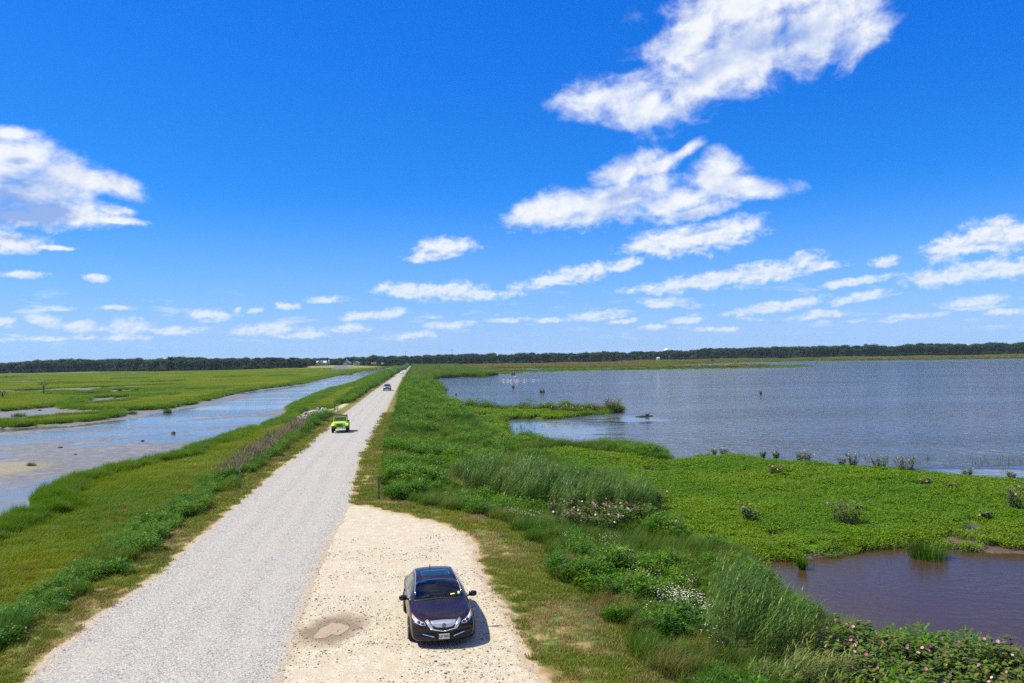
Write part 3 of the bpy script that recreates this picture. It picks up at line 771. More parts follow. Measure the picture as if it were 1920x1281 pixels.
# ------------------------------------------------------------------ scattering vegetation (uncountable: one object per kind)
def wedge(dens, rmin, rmax, azmin=-42, azmax=42, rfall=40.0, pw=1.25, cap=3.0):
    """points with 'dens' per square metre near by, thinning beyond rfall; returns XY and the size that makes up for it"""
    rs = np.linspace(rmin, rmax, 4000)
    d = dens * np.minimum(1, (rfall / rs) ** pw)
    cdf = np.cumsum(d * rs); tot = cdf[-1] * (rs[1] - rs[0]) * R(azmax - azmin)
    n = int(tot)
    r = np.interp(rng.random(n) * cdf[-1], cdf, rs)
    a = np.radians(rng.uniform(azmin, azmax, n))
    size = np.minimum(np.minimum(1, (rfall / r) ** pw) ** -0.5, cap)
    return np.stack([r * np.sin(a), r * np.cos(a)], 1), size

def scatter(name, label, cat, src, P, z, scl, tint, spin=True, rz=None, width=None, kind='stuff'):
    n = len(P)
    c = SRC[src]
    rz = (rng.random(n) * 6.283 if spin else rng.uniform(-.5, .5, n)) if rz is None else rz
    width = scl if width is None else width
    me = np_mesh(name, np.column_stack([P, z]), attrs=dict(idx=rng.integers(0, len(c.objects), n), rz=rz, sw=width, sh=scl, tint=np.clip(tint, 0, 1)))
    o = tag(link(name, me), label, cat, kind=kind)
    ng = bpy.data.node_groups.new(name, 'GeometryNodeTree')
    ng.interface.new_socket('Geometry', in_out='INPUT', socket_type='NodeSocketGeometry')
    ng.interface.new_socket('Geometry', in_out='OUTPUT', socket_type='NodeSocketGeometry')
    N = NT(ng)
    gi = N.n('NodeGroupInput'); go = N.n('NodeGroupOutput')
    na = lambda nm, ty='FLOAT': N.n('GeometryNodeInputNamedAttribute', {'Name': nm}, data_type=ty).outputs[0]
    ci = N.n('GeometryNodeCollectionInfo', {'Collection': c, 'Separate Children': True, 'Reset Children': True})
    rot = N.n('ShaderNodeCombineXYZ', {2: na('rz')}).outputs[0]
    sw = na('sw')
    sca = N.n('ShaderNodeCombineXYZ', {0: sw, 1: sw, 2: na('sh')}).outputs[0]
    iop = N.n('GeometryNodeInstanceOnPoints', {'Points': gi.outputs[0], 'Instance': ci.outputs[0], 'Pick Instance': True, 'Instance Index': na('idx', 'INT'), 'Rotation': rot, 'Scale': sca})
    N.link(iop.outputs[0], go.inputs[0])
    md = o.modifiers.new('spread', 'NODES'); md.node_group = ng
    return o

def vegetation():
    inp = lambda P, pl: sdist(P, pl) > 0
    # --- mown verges
    P, s = wedge(26, 13, 130, -40, 40, 30, 1.5)
    T = terrain(P)
    edgej = (NA(P[:, 0] / .8, P[:, 1] / .8, 3) - .45) * 1.6
    wid = np.where(T['left'], 2.0, 3.4)
    k = (T['dike'] > 0.0) & (T['dike'] + edgej > 0.12) & (T['dike'] < wid + .5) & (T['mud'] < .3)
    patch = NB(P[:, 0] / 1.9, P[:, 1] / 1.9, 4) + .25 * (NC(P[:, 0] / 7, P[:, 1] / 7, 2) - .5)
    g = k & (patch > .40)
    scatter('mown_grass', 'short mown grass along both verges of the gravel road', 'grass', 'mown', P[g], T['z'][g], s[g] * U(.7, 1.3, g.sum()), NC(P[g, 0] / 4, P[g, 1] / 4, 3) * 1.6 - .3)
    g = k & (patch < .50) & (rng.random(len(P)) < .6)
    scatter('dry_grass_clippings', 'straw-brown dry patches in the mown verges', 'dry grass', 'straw', P[g], T['z'][g], s[g] * U(.6, 1.1, g.sum()), rng.random(g.sum()))
    # --- weeds and tall grass on the dike slopes
    P, s = wedge(9.0, 13, 900, -42, 42, 45, 1.25, 4.0)
    T = terrain(P)
    e = T['dike'] + (NA(P[:, 0] / 1.6, P[:, 1] / 1.6, 3) - .5) * 1.8
    near = np.clip((60 - T['r']) / 40, 0, 1)
    land = (T['mud'] < .25) & (T['creek'] < 0) & (T['wet'] < -.1) & (T['sand'] < .2)
    reed = np.zeros(len(P), bool)
    for pl in P_REED: reed |= inp(P, pl)
    cover = inp(P, P_COVER) | inp(P, P_SPIT)
    mallow = inp(P, P_MALLOWBANK)
    nz = NB(P[:, 0] / 5.5, P[:, 1] / 5.5, 4); nz2 = NC(P[:, 0] / 2.2, P[:, 1] / 2.2, 3); nz3 = NA(P[:, 0] / 14, P[:, 1] / 14, 3)
    rightw = (~T['left']) & (e > 1.9 + 1.3 * near) & land & ~cover & ((T['dike'] < 45) | (T['r'] < 250))
    leftw = T['left'] & (e > 1.7) & (e < 4.4 + 1.2 * (nz - .5)) & land
    tint = nz * 1.6 - .3 + U(-.2, .2, len(P))
    lush = inp(P, ground([(1120, 1075), (1250, 1085), (1330, 1150), (1420, 1230), (1500, 1290), (1330, 1420), (1250, 1290), (1190, 1180)], -.3))
    brushl = leftw & (e > 2.8) & (nz2 > .42) & (rng.random(len(P)) < .6) & (P[:, 1] > 62) & (P[:, 1] < 108)
    wd = (leftw & ~brushl & (nz2 > .38)) | (rightw & ~reed & ((nz > .50) | (nz2 > .62)) & (T['r'] < 300))
    wd |= rightw & lush & ~reed & (nz2 > .36)
    wd |= mallow & land & (rng.random(len(P)) < .3)
    wsz = np.clip(.45 + 1.5 * (NA(P[:, 0] / 1.9 + 7, P[:, 1] / 1.9, 3) - .12), .7, 1.4)
    wd_all = wd; wd = wd & ~(rightw & (rng.random(len(P)) < .3))
    scatter('weeds', 'dense bright green leafy weeds on the road banks', 'weeds', 'weed', P[wd], T['z'][wd] - .03, s[wd] * wsz[wd] * np.where(T['left'][wd], .8, 1) * U(.75, 1.2, wd.sum()), tint[wd])
    mixin = rng.random(len(P))
    wd = wd_all
    tg = (wd & rightw & (mixin < .38)) | (rightw & ~wd & ~reed & (nz3 > .43)) | (rightw & (T['r'] > 300)) | (leftw & ~wd & ~brushl)
    scatter('tall_grass', 'knee-high green grass on the dike slopes', 'grass', 'grass', P[tg], T['z'][tg] - .03, s[tg] * U(.7, 1.35, tg.sum()), tint[tg], spin=False)
    dg = (wd & rightw & (mixin > .88)) | (rightw & ~wd & ~tg & ~reed) | (rightw & ~reed & (nz2 < .33)) | (T['left'] & land & (e > 4.4) & (e < 8.5) & (T['r'] < 110) & (T['creek'] < -2) & (NA(P[:, 0] / 3 + 4, P[:, 1] / 3, 3) > .5) & (rng.random(len(P)) < .3))
    scatter('dry_tall_grass', 'olive and straw-coloured tall grass among the green weeds', 'dry grass', 'drygrass', P[dg], T['z'][dg] - .03, s[dg] * np.where(T['left'][dg], .6, 1) * U(.6, 1.1, dg.sum()), rng.random(dg.sum()), spin=False)
    scatter('dead_brush', 'grey-brown leafless brush along the left bank beyond the weeds', 'brush', 'brush', P[brushl], T['z'][brushl] - .03, s[brushl] * U(.7, 1.2, brushl.sum()), rng.random(brushl.sum()))
    # --- reeds
    P, s = wedge(6.5, 18, 140, -5, 36, 60, 1.0)
    T = terrain(P)
    k = np.zeros(len(P), bool)
    for pl in P_REED: k |= (sdist(P, pl) + (NB(P[:, 0] / 2.5, P[:, 1] / 2.5, 3) - .5) * 3) > 0
    k &= T['dike'] > 3.2
    k &= rng.random(len(P)) < .62
    scatter('reed_bed', 'tall wind-bent reeds between the verge and the ponds', 'reeds', 'reed', P[k], T['z'][k] - .05, s[k] * U(.7, 1.08, k.sum()), NB(P[k, 0] / 4, P[k, 1] / 4, 3) * 1.5 - .25, spin=False)
    c = ground([(1530, 1275), (1575, 1285), (1490, 1300)], -.5)
    Q = np.concatenate([c[i] + rng.normal(size=(9, 2)) * .45 for i in range(len(c))])
    scatter('pale_grass_clump', 'pale yellow-green drooping grass at the foot of the reeds', 'grass', 'reedpale', Q, terrain(Q)['z'], U(.6, 1.0, len(Q)), rng.random(len(Q)), spin=False)
    # --- ground cover by the lake
    P, s = wedge(11, 24, 170, -4, 42, 48, 1.3)
    T = terrain(P)
    k = (inp(P, P_COVER) | inp(P, P_SPIT)) & (T['wet'] < .25) & ((T['mud'] < .6) | (NB(P[:, 0] / 1.3, P[:, 1] / 1.3, 3) > .45))
    hgt = .75 + .9 * NA(P[:, 0] / 2.4, P[:, 1] / 2.4, 3) * U(.7, 1.3, len(P))
    scatter('ground_cover', 'bright green low leafy plants spreading between pond and lake', 'ground cover', 'cover', P[k], np.maximum(T['z'][k], WATER - .02), s[k] * hgt[k], NB(P[k, 0] / 5, P[k, 1] / 5, 4) * 1.7 - .35 + U(-.15, .15, k.sum()), width=s[k] * U(.8, 1.2, k.sum()))
    # --- reed island in the lake
    P, s = wedge(5, 60, 140, 2, 18, 60, 1.0)
    k = inp(P, P_REEDISLE)
    scatter('island_reeds', 'dense clump of dark green rushes standing in the lake edge', 'reeds', 'tuft', P[k], np.full(k.sum(), -.95), U(1.0, 1.35, k.sum()), NB(P[k, 0] / 4, P[k, 1] / 4, 3) * .5 - .15, spin=False)
    # --- salt marsh on the left
    P, s = wedge(7.5, 14, 1000, -44, 4, 42, 1.12, 4.5)
    T = terrain(P)
    k = T['left'] & (T['mud'] < .2) & (T['creek'] < -.05) & (T['dike'] > 4.0) & (T['sand'] < .3) & (T['hill'] < .25)
    t = NB(P[:, 0] / 16, P[:, 1] / 16, 4) * 1.5 - .25 + (NA(P[:, 0] / 3, P[:, 1] / 3, 3) - .5) * .5
    hh = np.minimum(s, 1.35) * (.7 + .5 * NA(P[:, 0] / 6, P[:, 1] / 6, 3))
    lowslope = (T['creek'] < -2.5) & (T['r'] < 90)
    hh = np.where(lowslope, hh * .62, hh)
    k2 = k & ((T['creek'] < -1.3) | (T['r'] > 140))
    scatter('marsh_grass', 'yellow-green salt marsh grass, left of the road and beyond the creek', 'marsh grass', 'marsh', P[k2], T['z'][k2] - .03, hh[k2] * U(.8, 1.2, k2.sum()), t[k2], spin=False, width=s[k2] * 1.1)
    k3 = k & (T['creek'] > -1.5 - .01 * T['r'])
    scatter('bank_grass', 'taller brighter grass fringing the tidal creek', 'marsh grass', 'tuft', P[k3], T['z'][k3] - .05, np.minimum(s[k3], 1.2) * U(.65, 1.05, k3.sum()), rng.random(k3.sum()), spin=False, width=s[k3] * .9)
    # --- far marsh behind the lake
    P, s = wedge(2.2, 250, 1060, -4, 44, 60, 1.1, 9.0)
    T = terrain(P)
    k = (~T['left']) & (T['wet'] < -.3) & (T['dike'] > 10) & (T['isl'] < 0)
    nz = NB(P[:, 0] / 30, P[:, 1] / 30, 4)
    scatter('far_marsh_grass', 'strip of green marsh and rushes along the far lake shore', 'marsh grass', 'grass', P[k], T['z'][k] - .05, np.minimum(s[k], 1.5) * (.30 + 1.0 * nz[k]) * np.where(T['wet'][k] > -22, .4, 1) * U(.7, 1.2, k.sum()), nz[k] * 1.4 - .2, width=s[k] * 1.2)
    k_ = k & (T['wet'] < -22) & (NA(P[:, 0] / 22, P[:, 1] / 22, 3) > .55)
    scatter('far_rushes', 'olive-brown taller rushes in the marsh behind the lake', 'rushes', 'drygrass', P[k_], T['z'][k_] - .05, np.minimum(s[k_], 2.0) * U(.9, 1.7, k_.sum()), rng.random(k_.sum()) * .6, width=s[k_] * 1.1)
    # --- daisies
    blobs = [(1292, 1118, 1.0, 26), (1275, 1095, .7, 8), (1310, 1135, .5, 6), (1335, 1195, .5, 2), (1180, 1050, 1.4, 4), (1120, 1000, 1.3, 3), (985, 975, 1.2, 6), (1215, 1075, 1.6, 5), (1150, 1025, .8, 3), (1250, 1160, 1.4, 2), (970, 970, 1.0, 3), (1075, 1012, .8, 3)]
    Q = np.concatenate([ground([(x, y)], -.1) + rng.normal(size=(n, 2)) * r_ * .55 for x, y, r_, n in blobs])
    scatter('white_wildflowers', 'small white wildflowers in the weeds on the right bank', 'wildflowers', 'daisy', Q, terrain(Q)['z'], U(.8, 1.15, len(Q)), rng.random(len(Q)))
    # --- emergent stalks in shallow water
    blobs = [(965, 800, 5, 1.6, 10), (955, 805, 4, 1.2, 7), (1780, 868, 16, 6, 22), (1850, 872, 10, 5, 10), (1270, 868, 3, 1.5, 6), (1680, 1030, 2, .8, 7), (1025, 818, 3, 1, 3), (1500, 1062, .6, .3, 5)]
    Q = np.concatenate([ground([(x, y)], WATER) + rng.normal(size=(n, 2)) * np.array([a * .4, b * .4]) for x, y, a, b, n in blobs])
    scatter('water_stalks', 'sparse green stalks sticking out of the shallow water', 'water plants', 'stalk', Q, np.full(len(Q), WATER - .05), U(.6, 1.0, len(Q)), rng.random(len(Q)), width=U(.5, 1.1, len(Q)))

def forest():
    bx = [-220, 0, 300, 560, 700, 782, 1032, 1232, 1280, 1493, 1560, 1707, 1920, 2150]
    by = [701, 698, 696, 692.5, 688.5, 685.5, 681, 675.5, 674.5, 672, 668.5, 666.5, 663.5, 660]
    tx = [-220, 0, 100, 187, 300, 430, 560, 600, 640, 680, 710, 770, 907, 1032, 1157, 1232, 1320, 1547, 1707, 1920, 2150]
    ty = [682, 679, 674, 672.5, 670.5, 670, 669, 670.5, 671, 666, 664.5, 665.5, 662.5, 659.5, 658.5, 657.5, 653, 647.5, 645.5, 642.5, 639]
    n = 3000
    px = U(-230, 2150, n); row = rng.integers(0, 7, n)
    base = np.interp(px, bx, by); top = np.interp(px, tx, ty)
    g = ground(np.column_stack([px, base]), -.4)
    rr = np.hypot(g[:, 0], g[:, 1]); rr = np.minimum(rr, 1500)
    r2 = np.where((px > 572) & (px < 752), 915, np.minimum(rr, 1080)) + row * 16 + U(-7, 7, n)
    dirn = g / np.hypot(g[:, 0], g[:, 1])[:, None]
    P = dirn * r2[:, None]
    hor = HOR0 + HSL * (px - 960)
    want = H + (hor - top) * r2 / F                      # crown top that gives the skyline of the photo
    zt = terrain(P)['z']
    lump = NA(px / 38, px * 0, 3) - .5
    hh = (want - zt) * (1 + .22 * lump + .16 * (NB(px / 11, px * 0, 2) - .5)) * np.where(row >= 3, U(.86, 1.02, n), U(.55, .92, n))
    hh = np.clip(hh, 5, 22)
    scatter('forest', 'dark green broadleaf woods closing the horizon', 'forest', 'tree', P, zt - .6, hh / 13 , NB(px / 25, row * 3.3, 3) * 1.8 - .4 + U(-.25, .25, n), width=np.clip(hh / 13, .75, 1.3) * U(.8, 1.2, n))
    # scrub at the wood's foot
    m_ = 700
    px = U(-200, 2140, m_); base = np.interp(px, bx, by)
    g = ground(np.column_stack([px, base]), -.4); r2 = np.minimum(np.hypot(g[:, 0], g[:, 1]), 1080) - U(-4, 9, m_)
    r2 = np.where((px > 572) & (px < 752), 905 - U(0, 8, m_), r2)
    P = g / np.hypot(g[:, 0], g[:, 1])[:, None] * r2[:, None]
    scatter('scrub', 'low paler bushes along the foot of the far woods', 'scrub', 'bush', P, terrain(P)['z'] - .3, U(.5, 1.1, m_), rng.random(m_), width=U(.7, 1.4, m_))

# ------------------------------------------------------------------ vehicles
def pchip(t, tab, q):
    """monotone cubic through a table (no overshoot)"""
    t = np.asarray(t, float); y = np.asarray(tab, float); q = np.asarray(q, float)
    h = np.diff(t); d = np.diff(y, axis=0) / h[:, None]
    mm = np.zeros_like(y)
    a, b = d[:-1], d[1:]
    w1 = (2 * h[1:] + h[:-1])[:, None]; w2 = (h[1:] + 2 * h[:-1])[:, None]
    with np.errstate(all='ignore'):
        hm = (w1 + w2) / (w1 / a + w2 / b)
    mm[1:-1] = np.where(a * b > 0, hm, 0); mm[0] = d[0]; mm[-1] = d[-1]
    i = np.clip(np.searchsorted(t, q, 'right') - 1, 0, len(h) - 1)
    s = ((q - t[i]) / h[i])[:, None]; hh = h[i][:, None]
    return (y[i] * (2 * s**3 - 3 * s**2 + 1) + mm[i] * hh * (s**3 - 2 * s**2 + s) + y[i + 1] * (-2 * s**3 + 3 * s**2) + mm[i + 1] * hh * (s**3 - s**2))

def car_shell(tab, nose, bow=0.30, su=90, sp=7):
    """closed body of a car from stations: y, sill z, half width, belt z, belt half width, roof/hood edge z, its half width, centre z"""
    tab = np.array(tab, float)
    y = tab[:, 0]
    q = np.concatenate([np.linspace(y[0], y[0] + .35, 16)[:-1], np.linspace(y[0] + .35, y[-1] - .35, su)[:-1], np.linspace(y[-1] - .35, y[-1], 14)])
    T = pchip(y, tab[:, 1:], q)
    rings = []
    for yy, (zb, w, zl, wl, ze, we, zt) in zip(q, T):
        zm = zb + (zl - zb) * .55
        pts = np.array([(0, zb), (.72 * w, zb), (.96 * w, zb + .03 + .06 * (zl - zb)), (w, zm), (.985 * w, zl - .16 * (zl - zb)), (wl, zl), (we + (wl - we) * .1, ze - (ze - zl) * .08), (we, ze), (we * .55, zt - (zt - ze) * .22), (0, zt)])
        t = np.arange(len(pts)) + 0.0
        qq = np.linspace(0, len(pts) - 1, (len(pts) - 1) * sp + 1)
        c = pchip(t, pts, qq)
        k = np.clip((nose - yy) / (nose - y[0]), 0, 1)
        kb = np.clip((yy - (y[-1] - .7)) / .7, 0, 1)
        off = bow * k * (np.abs(c[:, 0]) / .92) ** 2.4 - .20 * kb * (np.abs(c[:, 0]) / .9) ** 2.4
        right = np.column_stack([c[:, 0], yy + off, c[:, 1]])
        leftp = right[::-1].copy(); leftp[:, 0] *= -1
        rings.append(np.concatenate([right[:-1], leftp[:-1]]))
    n = len(rings[0]); k = len(rings)
    V = np.concatenate(rings)
    i = np.arange(k - 1)[:, None] * n; j = np.arange(n)[None, :]
    Q = np.stack([i + j, i + (j + 1) % n, i + n + (j + 1) % n, i + n + j], -1).reshape(-1, 4)
    # close both ends
    c0 = len(V); V = np.concatenate([V, rings[0].mean(0)[None], rings[-1].mean(0)[None]])
    jj = np.arange(n)
    T3 = np.concatenate([np.stack([(jj + 1) % n, jj, np.full(n, c0)], 1), np.stack([(k - 1) * n + jj, (k - 1) * n + (jj + 1) % n, np.full(n, c0 + 1)], 1)])
    return V, Q, T3

class Shell:
    def __init__(s, V, Q, T3):
        s.V = V; s.Q = Q; s.T = T3
        s.bvh = BVHTree.FromPolygons([tuple(v) for v in V], [tuple(int(k) for k in f) for f in Q] + [tuple(int(k) for k in f) for f in T3])
    def patch(s, outline, axis, lift=.006, side=1, step=.04, skirt=.02):
        """a panel that follows the shell inside an outline drawn in one of its three views"""
        ol = [Vector(p) for p in outline]
        dense = []
        for a, b in zip(ol, ol[1:] + ol[:1]):
            k = max(1, int((b - a).length / step))
            dense += [a + (b - a) * (i / k) for i in range(k)]
        xs = [p.x for p in dense]; ys = [p.y for p in dense]
        P2 = np.array([(p.x, p.y) for p in ol])
        grid = [(x, y) for x in np.arange(min(xs), max(xs), step) for y in np.arange(min(ys), max(ys), step)]
        if grid:
            d = sdist(np.array(grid), P2)
            dense += [Vector(g) for g, dd in zip(grid, d) if dd > step * .45]
        nb = sum(max(1, int((b - a).length / step)) for a, b in zip(ol, ol[1:] + ol[:1]))
        vv, ee, ff, *_ = geometry.delaunay_2d_cdt(dense, [(i, (i + 1) % nb) for i in range(nb)], [], 1, 1e-5)
        if axis == 'front': o_ = lambda p: (Vector((p.x, -6, p.y)), Vector((0, 1, 0)))
        elif axis == 'rear': o_ = lambda p: (Vector((p.x, 6, p.y)), Vector((0, -1, 0)))
        elif axis == 'top': o_ = lambda p: (Vector((p.x, p.y, 5)), Vector((0, 0, -1)))
        else: o_ = lambda p: (Vector((side * 4, p.x, p.y)), Vector((-side, 0, 0)))
        out = []; inn = []
        for p in vv:
            o, d = o_(p)
            hit, nrm, _, _ = s.bvh.ray_cast(o, d)
            if hit is None:
                hit, nrm, _, _ = s.bvh.find_nearest(o + d * (5 if axis == 'top' else 6 if axis != 'side' else 4))
            if nrm.dot(d) > 0: nrm = -nrm
            out.append(hit + nrm * lift); inn.append(hit - nrm * skirt)
        bm = bmesh.new()
        bo = [bm.verts.new(p) for p in out]
        for f in ff:
            try: bm.faces.new([bo[i] for i in f])
            except ValueError: pass
        bnd = [e for e in bm.edges if len(e.link_faces) == 1]
        bi = {}
        for e in bnd:
            for v in e.verts:
                if v not in bi: bi[v] = bm.verts.new(inn[bo.index(v)])
        for e in bnd:
            a, b = e.verts
            bm.faces.new((a, b, bi[b], bi[a]))
        return bm

def text_mesh(s, size, font_w=None, name='lettering'):
    cu = bpy.data.curves.new(name, 'FONT'); cu.body = s; cu.size = size; cu.align_x = 'CENTER'; cu.align_y = 'CENTER'; cu.extrude = .001
    cu.offset = size * .02
    o = bpy.data.objects.new(name, cu); COL.objects.link(o)
    dg = bpy.context.evaluated_depsgraph_get()
    me = bpy.data.meshes.new_from_object(o.evaluated_get(dg)); me.name = name
    bpy.data.objects.remove(o); bpy.data.curves.remove(cu)
    return me

SEDAN = [(-2.47,.34,.80,.46,.78,.47,.60,.48),(-2.46,.26,.85,.56,.82,.58,.65,.60),(-2.42,.21,.88,.64,.83,.67,.66,.69),(-2.34,.19,.90,.70,.845,.735,.67,.755),(-2.15,.18,.915,.755,.86,.80,.69,.825),(-1.75,.18,.93,.82,.87,.875,.71,.895),(-1.20,.18,.935,.88,.88,.935,.74,.965),(-.95,.18,.935,.90,.885,.975,.755,1.005),(-.55,.18,.94,.92,.89,1.15,.70,1.185),(-.05,.18,.94,.93,.89,1.335,.63,1.38),(.3,.18,.94,.935,.89,1.395,.60,1.44),(.8,.18,.94,.94,.885,1.405,.59,1.455),(1.3,.18,.94,.95,.88,1.37,.585,1.42),(1.75,.19,.935,.955,.87,1.22,.60,1.27),(2.05,.21,.92,.96,.855,1.05,.64,1.09),(2.25,.25,.89,.95,.83,1.0,.66,1.02),(2.42,.30,.86,.88,.79,.93,.64,.95),(2.49,.42,.80,.70,.73,.72,.60,.73)]
SUV = [(-2.40,.42,.80,.60,.78,.62,.64,.63),(-2.39,.34,.86,.76,.83,.78,.68,.80),(-2.34,.30,.89,.88,.86,.92,.70,.94),(-2.2,.28,.91,.95,.87,1.0,.72,1.02),(-1.6,.27,.93,1.02,.89,1.08,.75,1.10),(-1.05,.27,.935,1.06,.90,1.13,.77,1.16),(-.7,.27,.94,1.08,.90,1.34,.72,1.37),(-.3,.27,.94,1.09,.90,1.60,.67,1.64),(.1,.27,.94,1.1,.90,1.68,.65,1.74),(1.0,.27,.94,1.1,.90,1.70,.65,1.77),(1.9,.28,.93,1.1,.89,1.66,.65,1.73),(2.2,.30,.92,1.1,.88,1.55,.66,1.62),(2.36,.36,.90,1.08,.86,1.15,.72,1.18),(2.42,.46,.84,.90,.80,.92,.70,.93)]

def mk_car_mats():
    M = MATS
    def paint(name, col, flake=.25):
        m_, N = new_mat(name)
        d = N.ramp(N.noise(coords(N), 3.0, 4), .35, .8)
        c = N.mix(N.math('MULTIPLY', d, .03), col, (0.30, 0.26, 0.2))
        finish(N, bsdf(N, c, .35, flake, .2, **{'Coat Weight': .5, 'Coat Roughness': .03}))
        M[name] = m_
    paint('maroon paint', (0.013, 0.003, 0.005), .2); paint('lime paint', (0.42, 0.68, 0.015), .0)
    paint('silver paint', (0.20, 0.21, 0.23), .4); paint('white paint', (0.62, 0.62, 0.62), 0)
    paint('dark blue paint', (0.02, 0.03, 0.06), .3); paint('black paint', (0.012, 0.012, 0.014), .1)
    M['glass'] = mat_plain('tinted glass', (0.010, 0.032, 0.038), .03, 0, .5, .3, 2)
    M['side glass'] = mat_plain('side window glass', (0.08, 0.09, 0.075), .03, 0, .6, .2, 2)
    m_, N = new_mat('clear glass'); M['clear glass'] = m_
    fr = N.n('ShaderNodeFresnel', {0: 1.5}).outputs[0]
    tr = N.n('ShaderNodeBsdfTransparent', {0: (0.55, 0.62, 0.60, 1)}).outputs[0]
    gl = N.n('ShaderNodeBsdfGlossy', {0: (1, 1, 1, 1), 1: .02}).outputs[0]
    finish(N, N.n('ShaderNodeMixShader', {0: N.math('ADD', fr, .04), 1: tr, 2: gl}).outputs[0])
    m_, N = new_mat('windshield glass'); M['windshield glass'] = m_
    fr = N.n('ShaderNodeFresnel', {0: 1.5}).outputs[0]
    tr = N.n('ShaderNodeBsdfTransparent', {0: (0.42, 0.62, 0.62, 1)}).outputs[0]
    gl = N.n('ShaderNodeBsdfGlossy', {0: (1, 1, 1, 1), 1: .02}).outputs[0]
    finish(N, N.n('ShaderNodeMixShader', {0: N.math('ADD', fr, .01), 1: tr, 2: gl}).outputs[0])
    M['chrome'] = mat_plain('chrome', (0.70, 0.71, 0.72), .24, .8, .5, .03)
    M['black trim'] = mat_plain('black trim', (0.012, 0.012, 0.013), .45)
    M['rubber'] = mat_plain('rubber', (0.018, 0.018, 0.018), .85, 0, .2, .3)
    M['alloy'] = mat_plain('alloy', (0.42, 0.42, 0.43), .3, .8)
    M['lamp'] = mat_plain('headlamp glass', (0.62, 0.64, 0.66), .06, .3, .6, .1)
    M['lamp dark'] = mat_plain('lamp innards', (0.03, 0.035, 0.05), .1, .2, .6)
    M['amber'] = mat_plain('amber lens', (0.75, 0.20, 0.03), .15)
    M['red lens'] = mat_plain('red lens', (0.35, 0.01, 0.01), .15)
    M['plate'] = mat_plain('number plate', (0.70, 0.68, 0.55), .4, 0, .4, .04)
    M['ink'] = mat_plain('black ink', (0.01, 0.01, 0.012), .5)
    M['yellow paper'] = mat_plain('yellow paper', (0.75, 0.62, 0.12), .6)
    M['pale sticker'] = mat_plain('pale sticker', (0.55, 0.62, 0.45), .5)
    M['seat cloth'] = mat_plain('seat cloth', (0.16, 0.16, 0.145), .9)
    M['canvas'] = mat_plain('black canvas', (0.015, 0.015, 0.016), .8)

def wheel(root, x, y, rad, width, side, rim_mat='alloy', spokes=5):
    w = bpy.data.objects.new('wheel', None); COL.objects.link(w); w.parent = root; w.location = (x, y, rad)
    bm = bmesh.new()
    prof = [(.62, -.5), (.90, -.5), (.985, -.38), (1.0, -.2), (1.0, .2), (.985, .38), (.90, .5), (.62, .5)]
    n = 32; prev = None; first = None
    for k in range(n):
        a = 2 * math.pi * k / n
        ring = [bm.verts.new((s * width, math.cos(a) * r_ * rad, math.sin(a) * r_ * rad)) for r_, s in prof]
        if prev:
            for i in range(len(prof)):
                j = (i + 1) % len(prof); bm.faces.new((prev[i], prev[j], ring[j], ring[i]))
        else: first = ring
        prev = ring
    for i in range(len(prof)):
        j = (i + 1) % len(prof); bm.faces.new((prev[i], prev[j], first[j], first[i]))
    bmobj('tyre', bm, MATS['rubber'], w, True)
    bm = bmesh.new()
    add_cyl(bm, (side * width * .30, 0, 0), rad * .63, rad * .63, width * .2, 'X', 28)
    for k in range(spokes):
        a = 2 * math.pi * k / spokes
        add_box(bm, (side * width * .44, math.cos(a) * rad * .33, math.sin(a) * rad * .33), (width * .10, rad * .52, rad * .13), .008, Matrix.Rotation(a, 3, 'X'), 1)
    add_cyl(bm, (side * width * .46, 0, 0), rad * .14, rad * .12, width * .12, 'X', 16)
    bmobj('rim', bm, MATS[rim_mat], w)
    return w

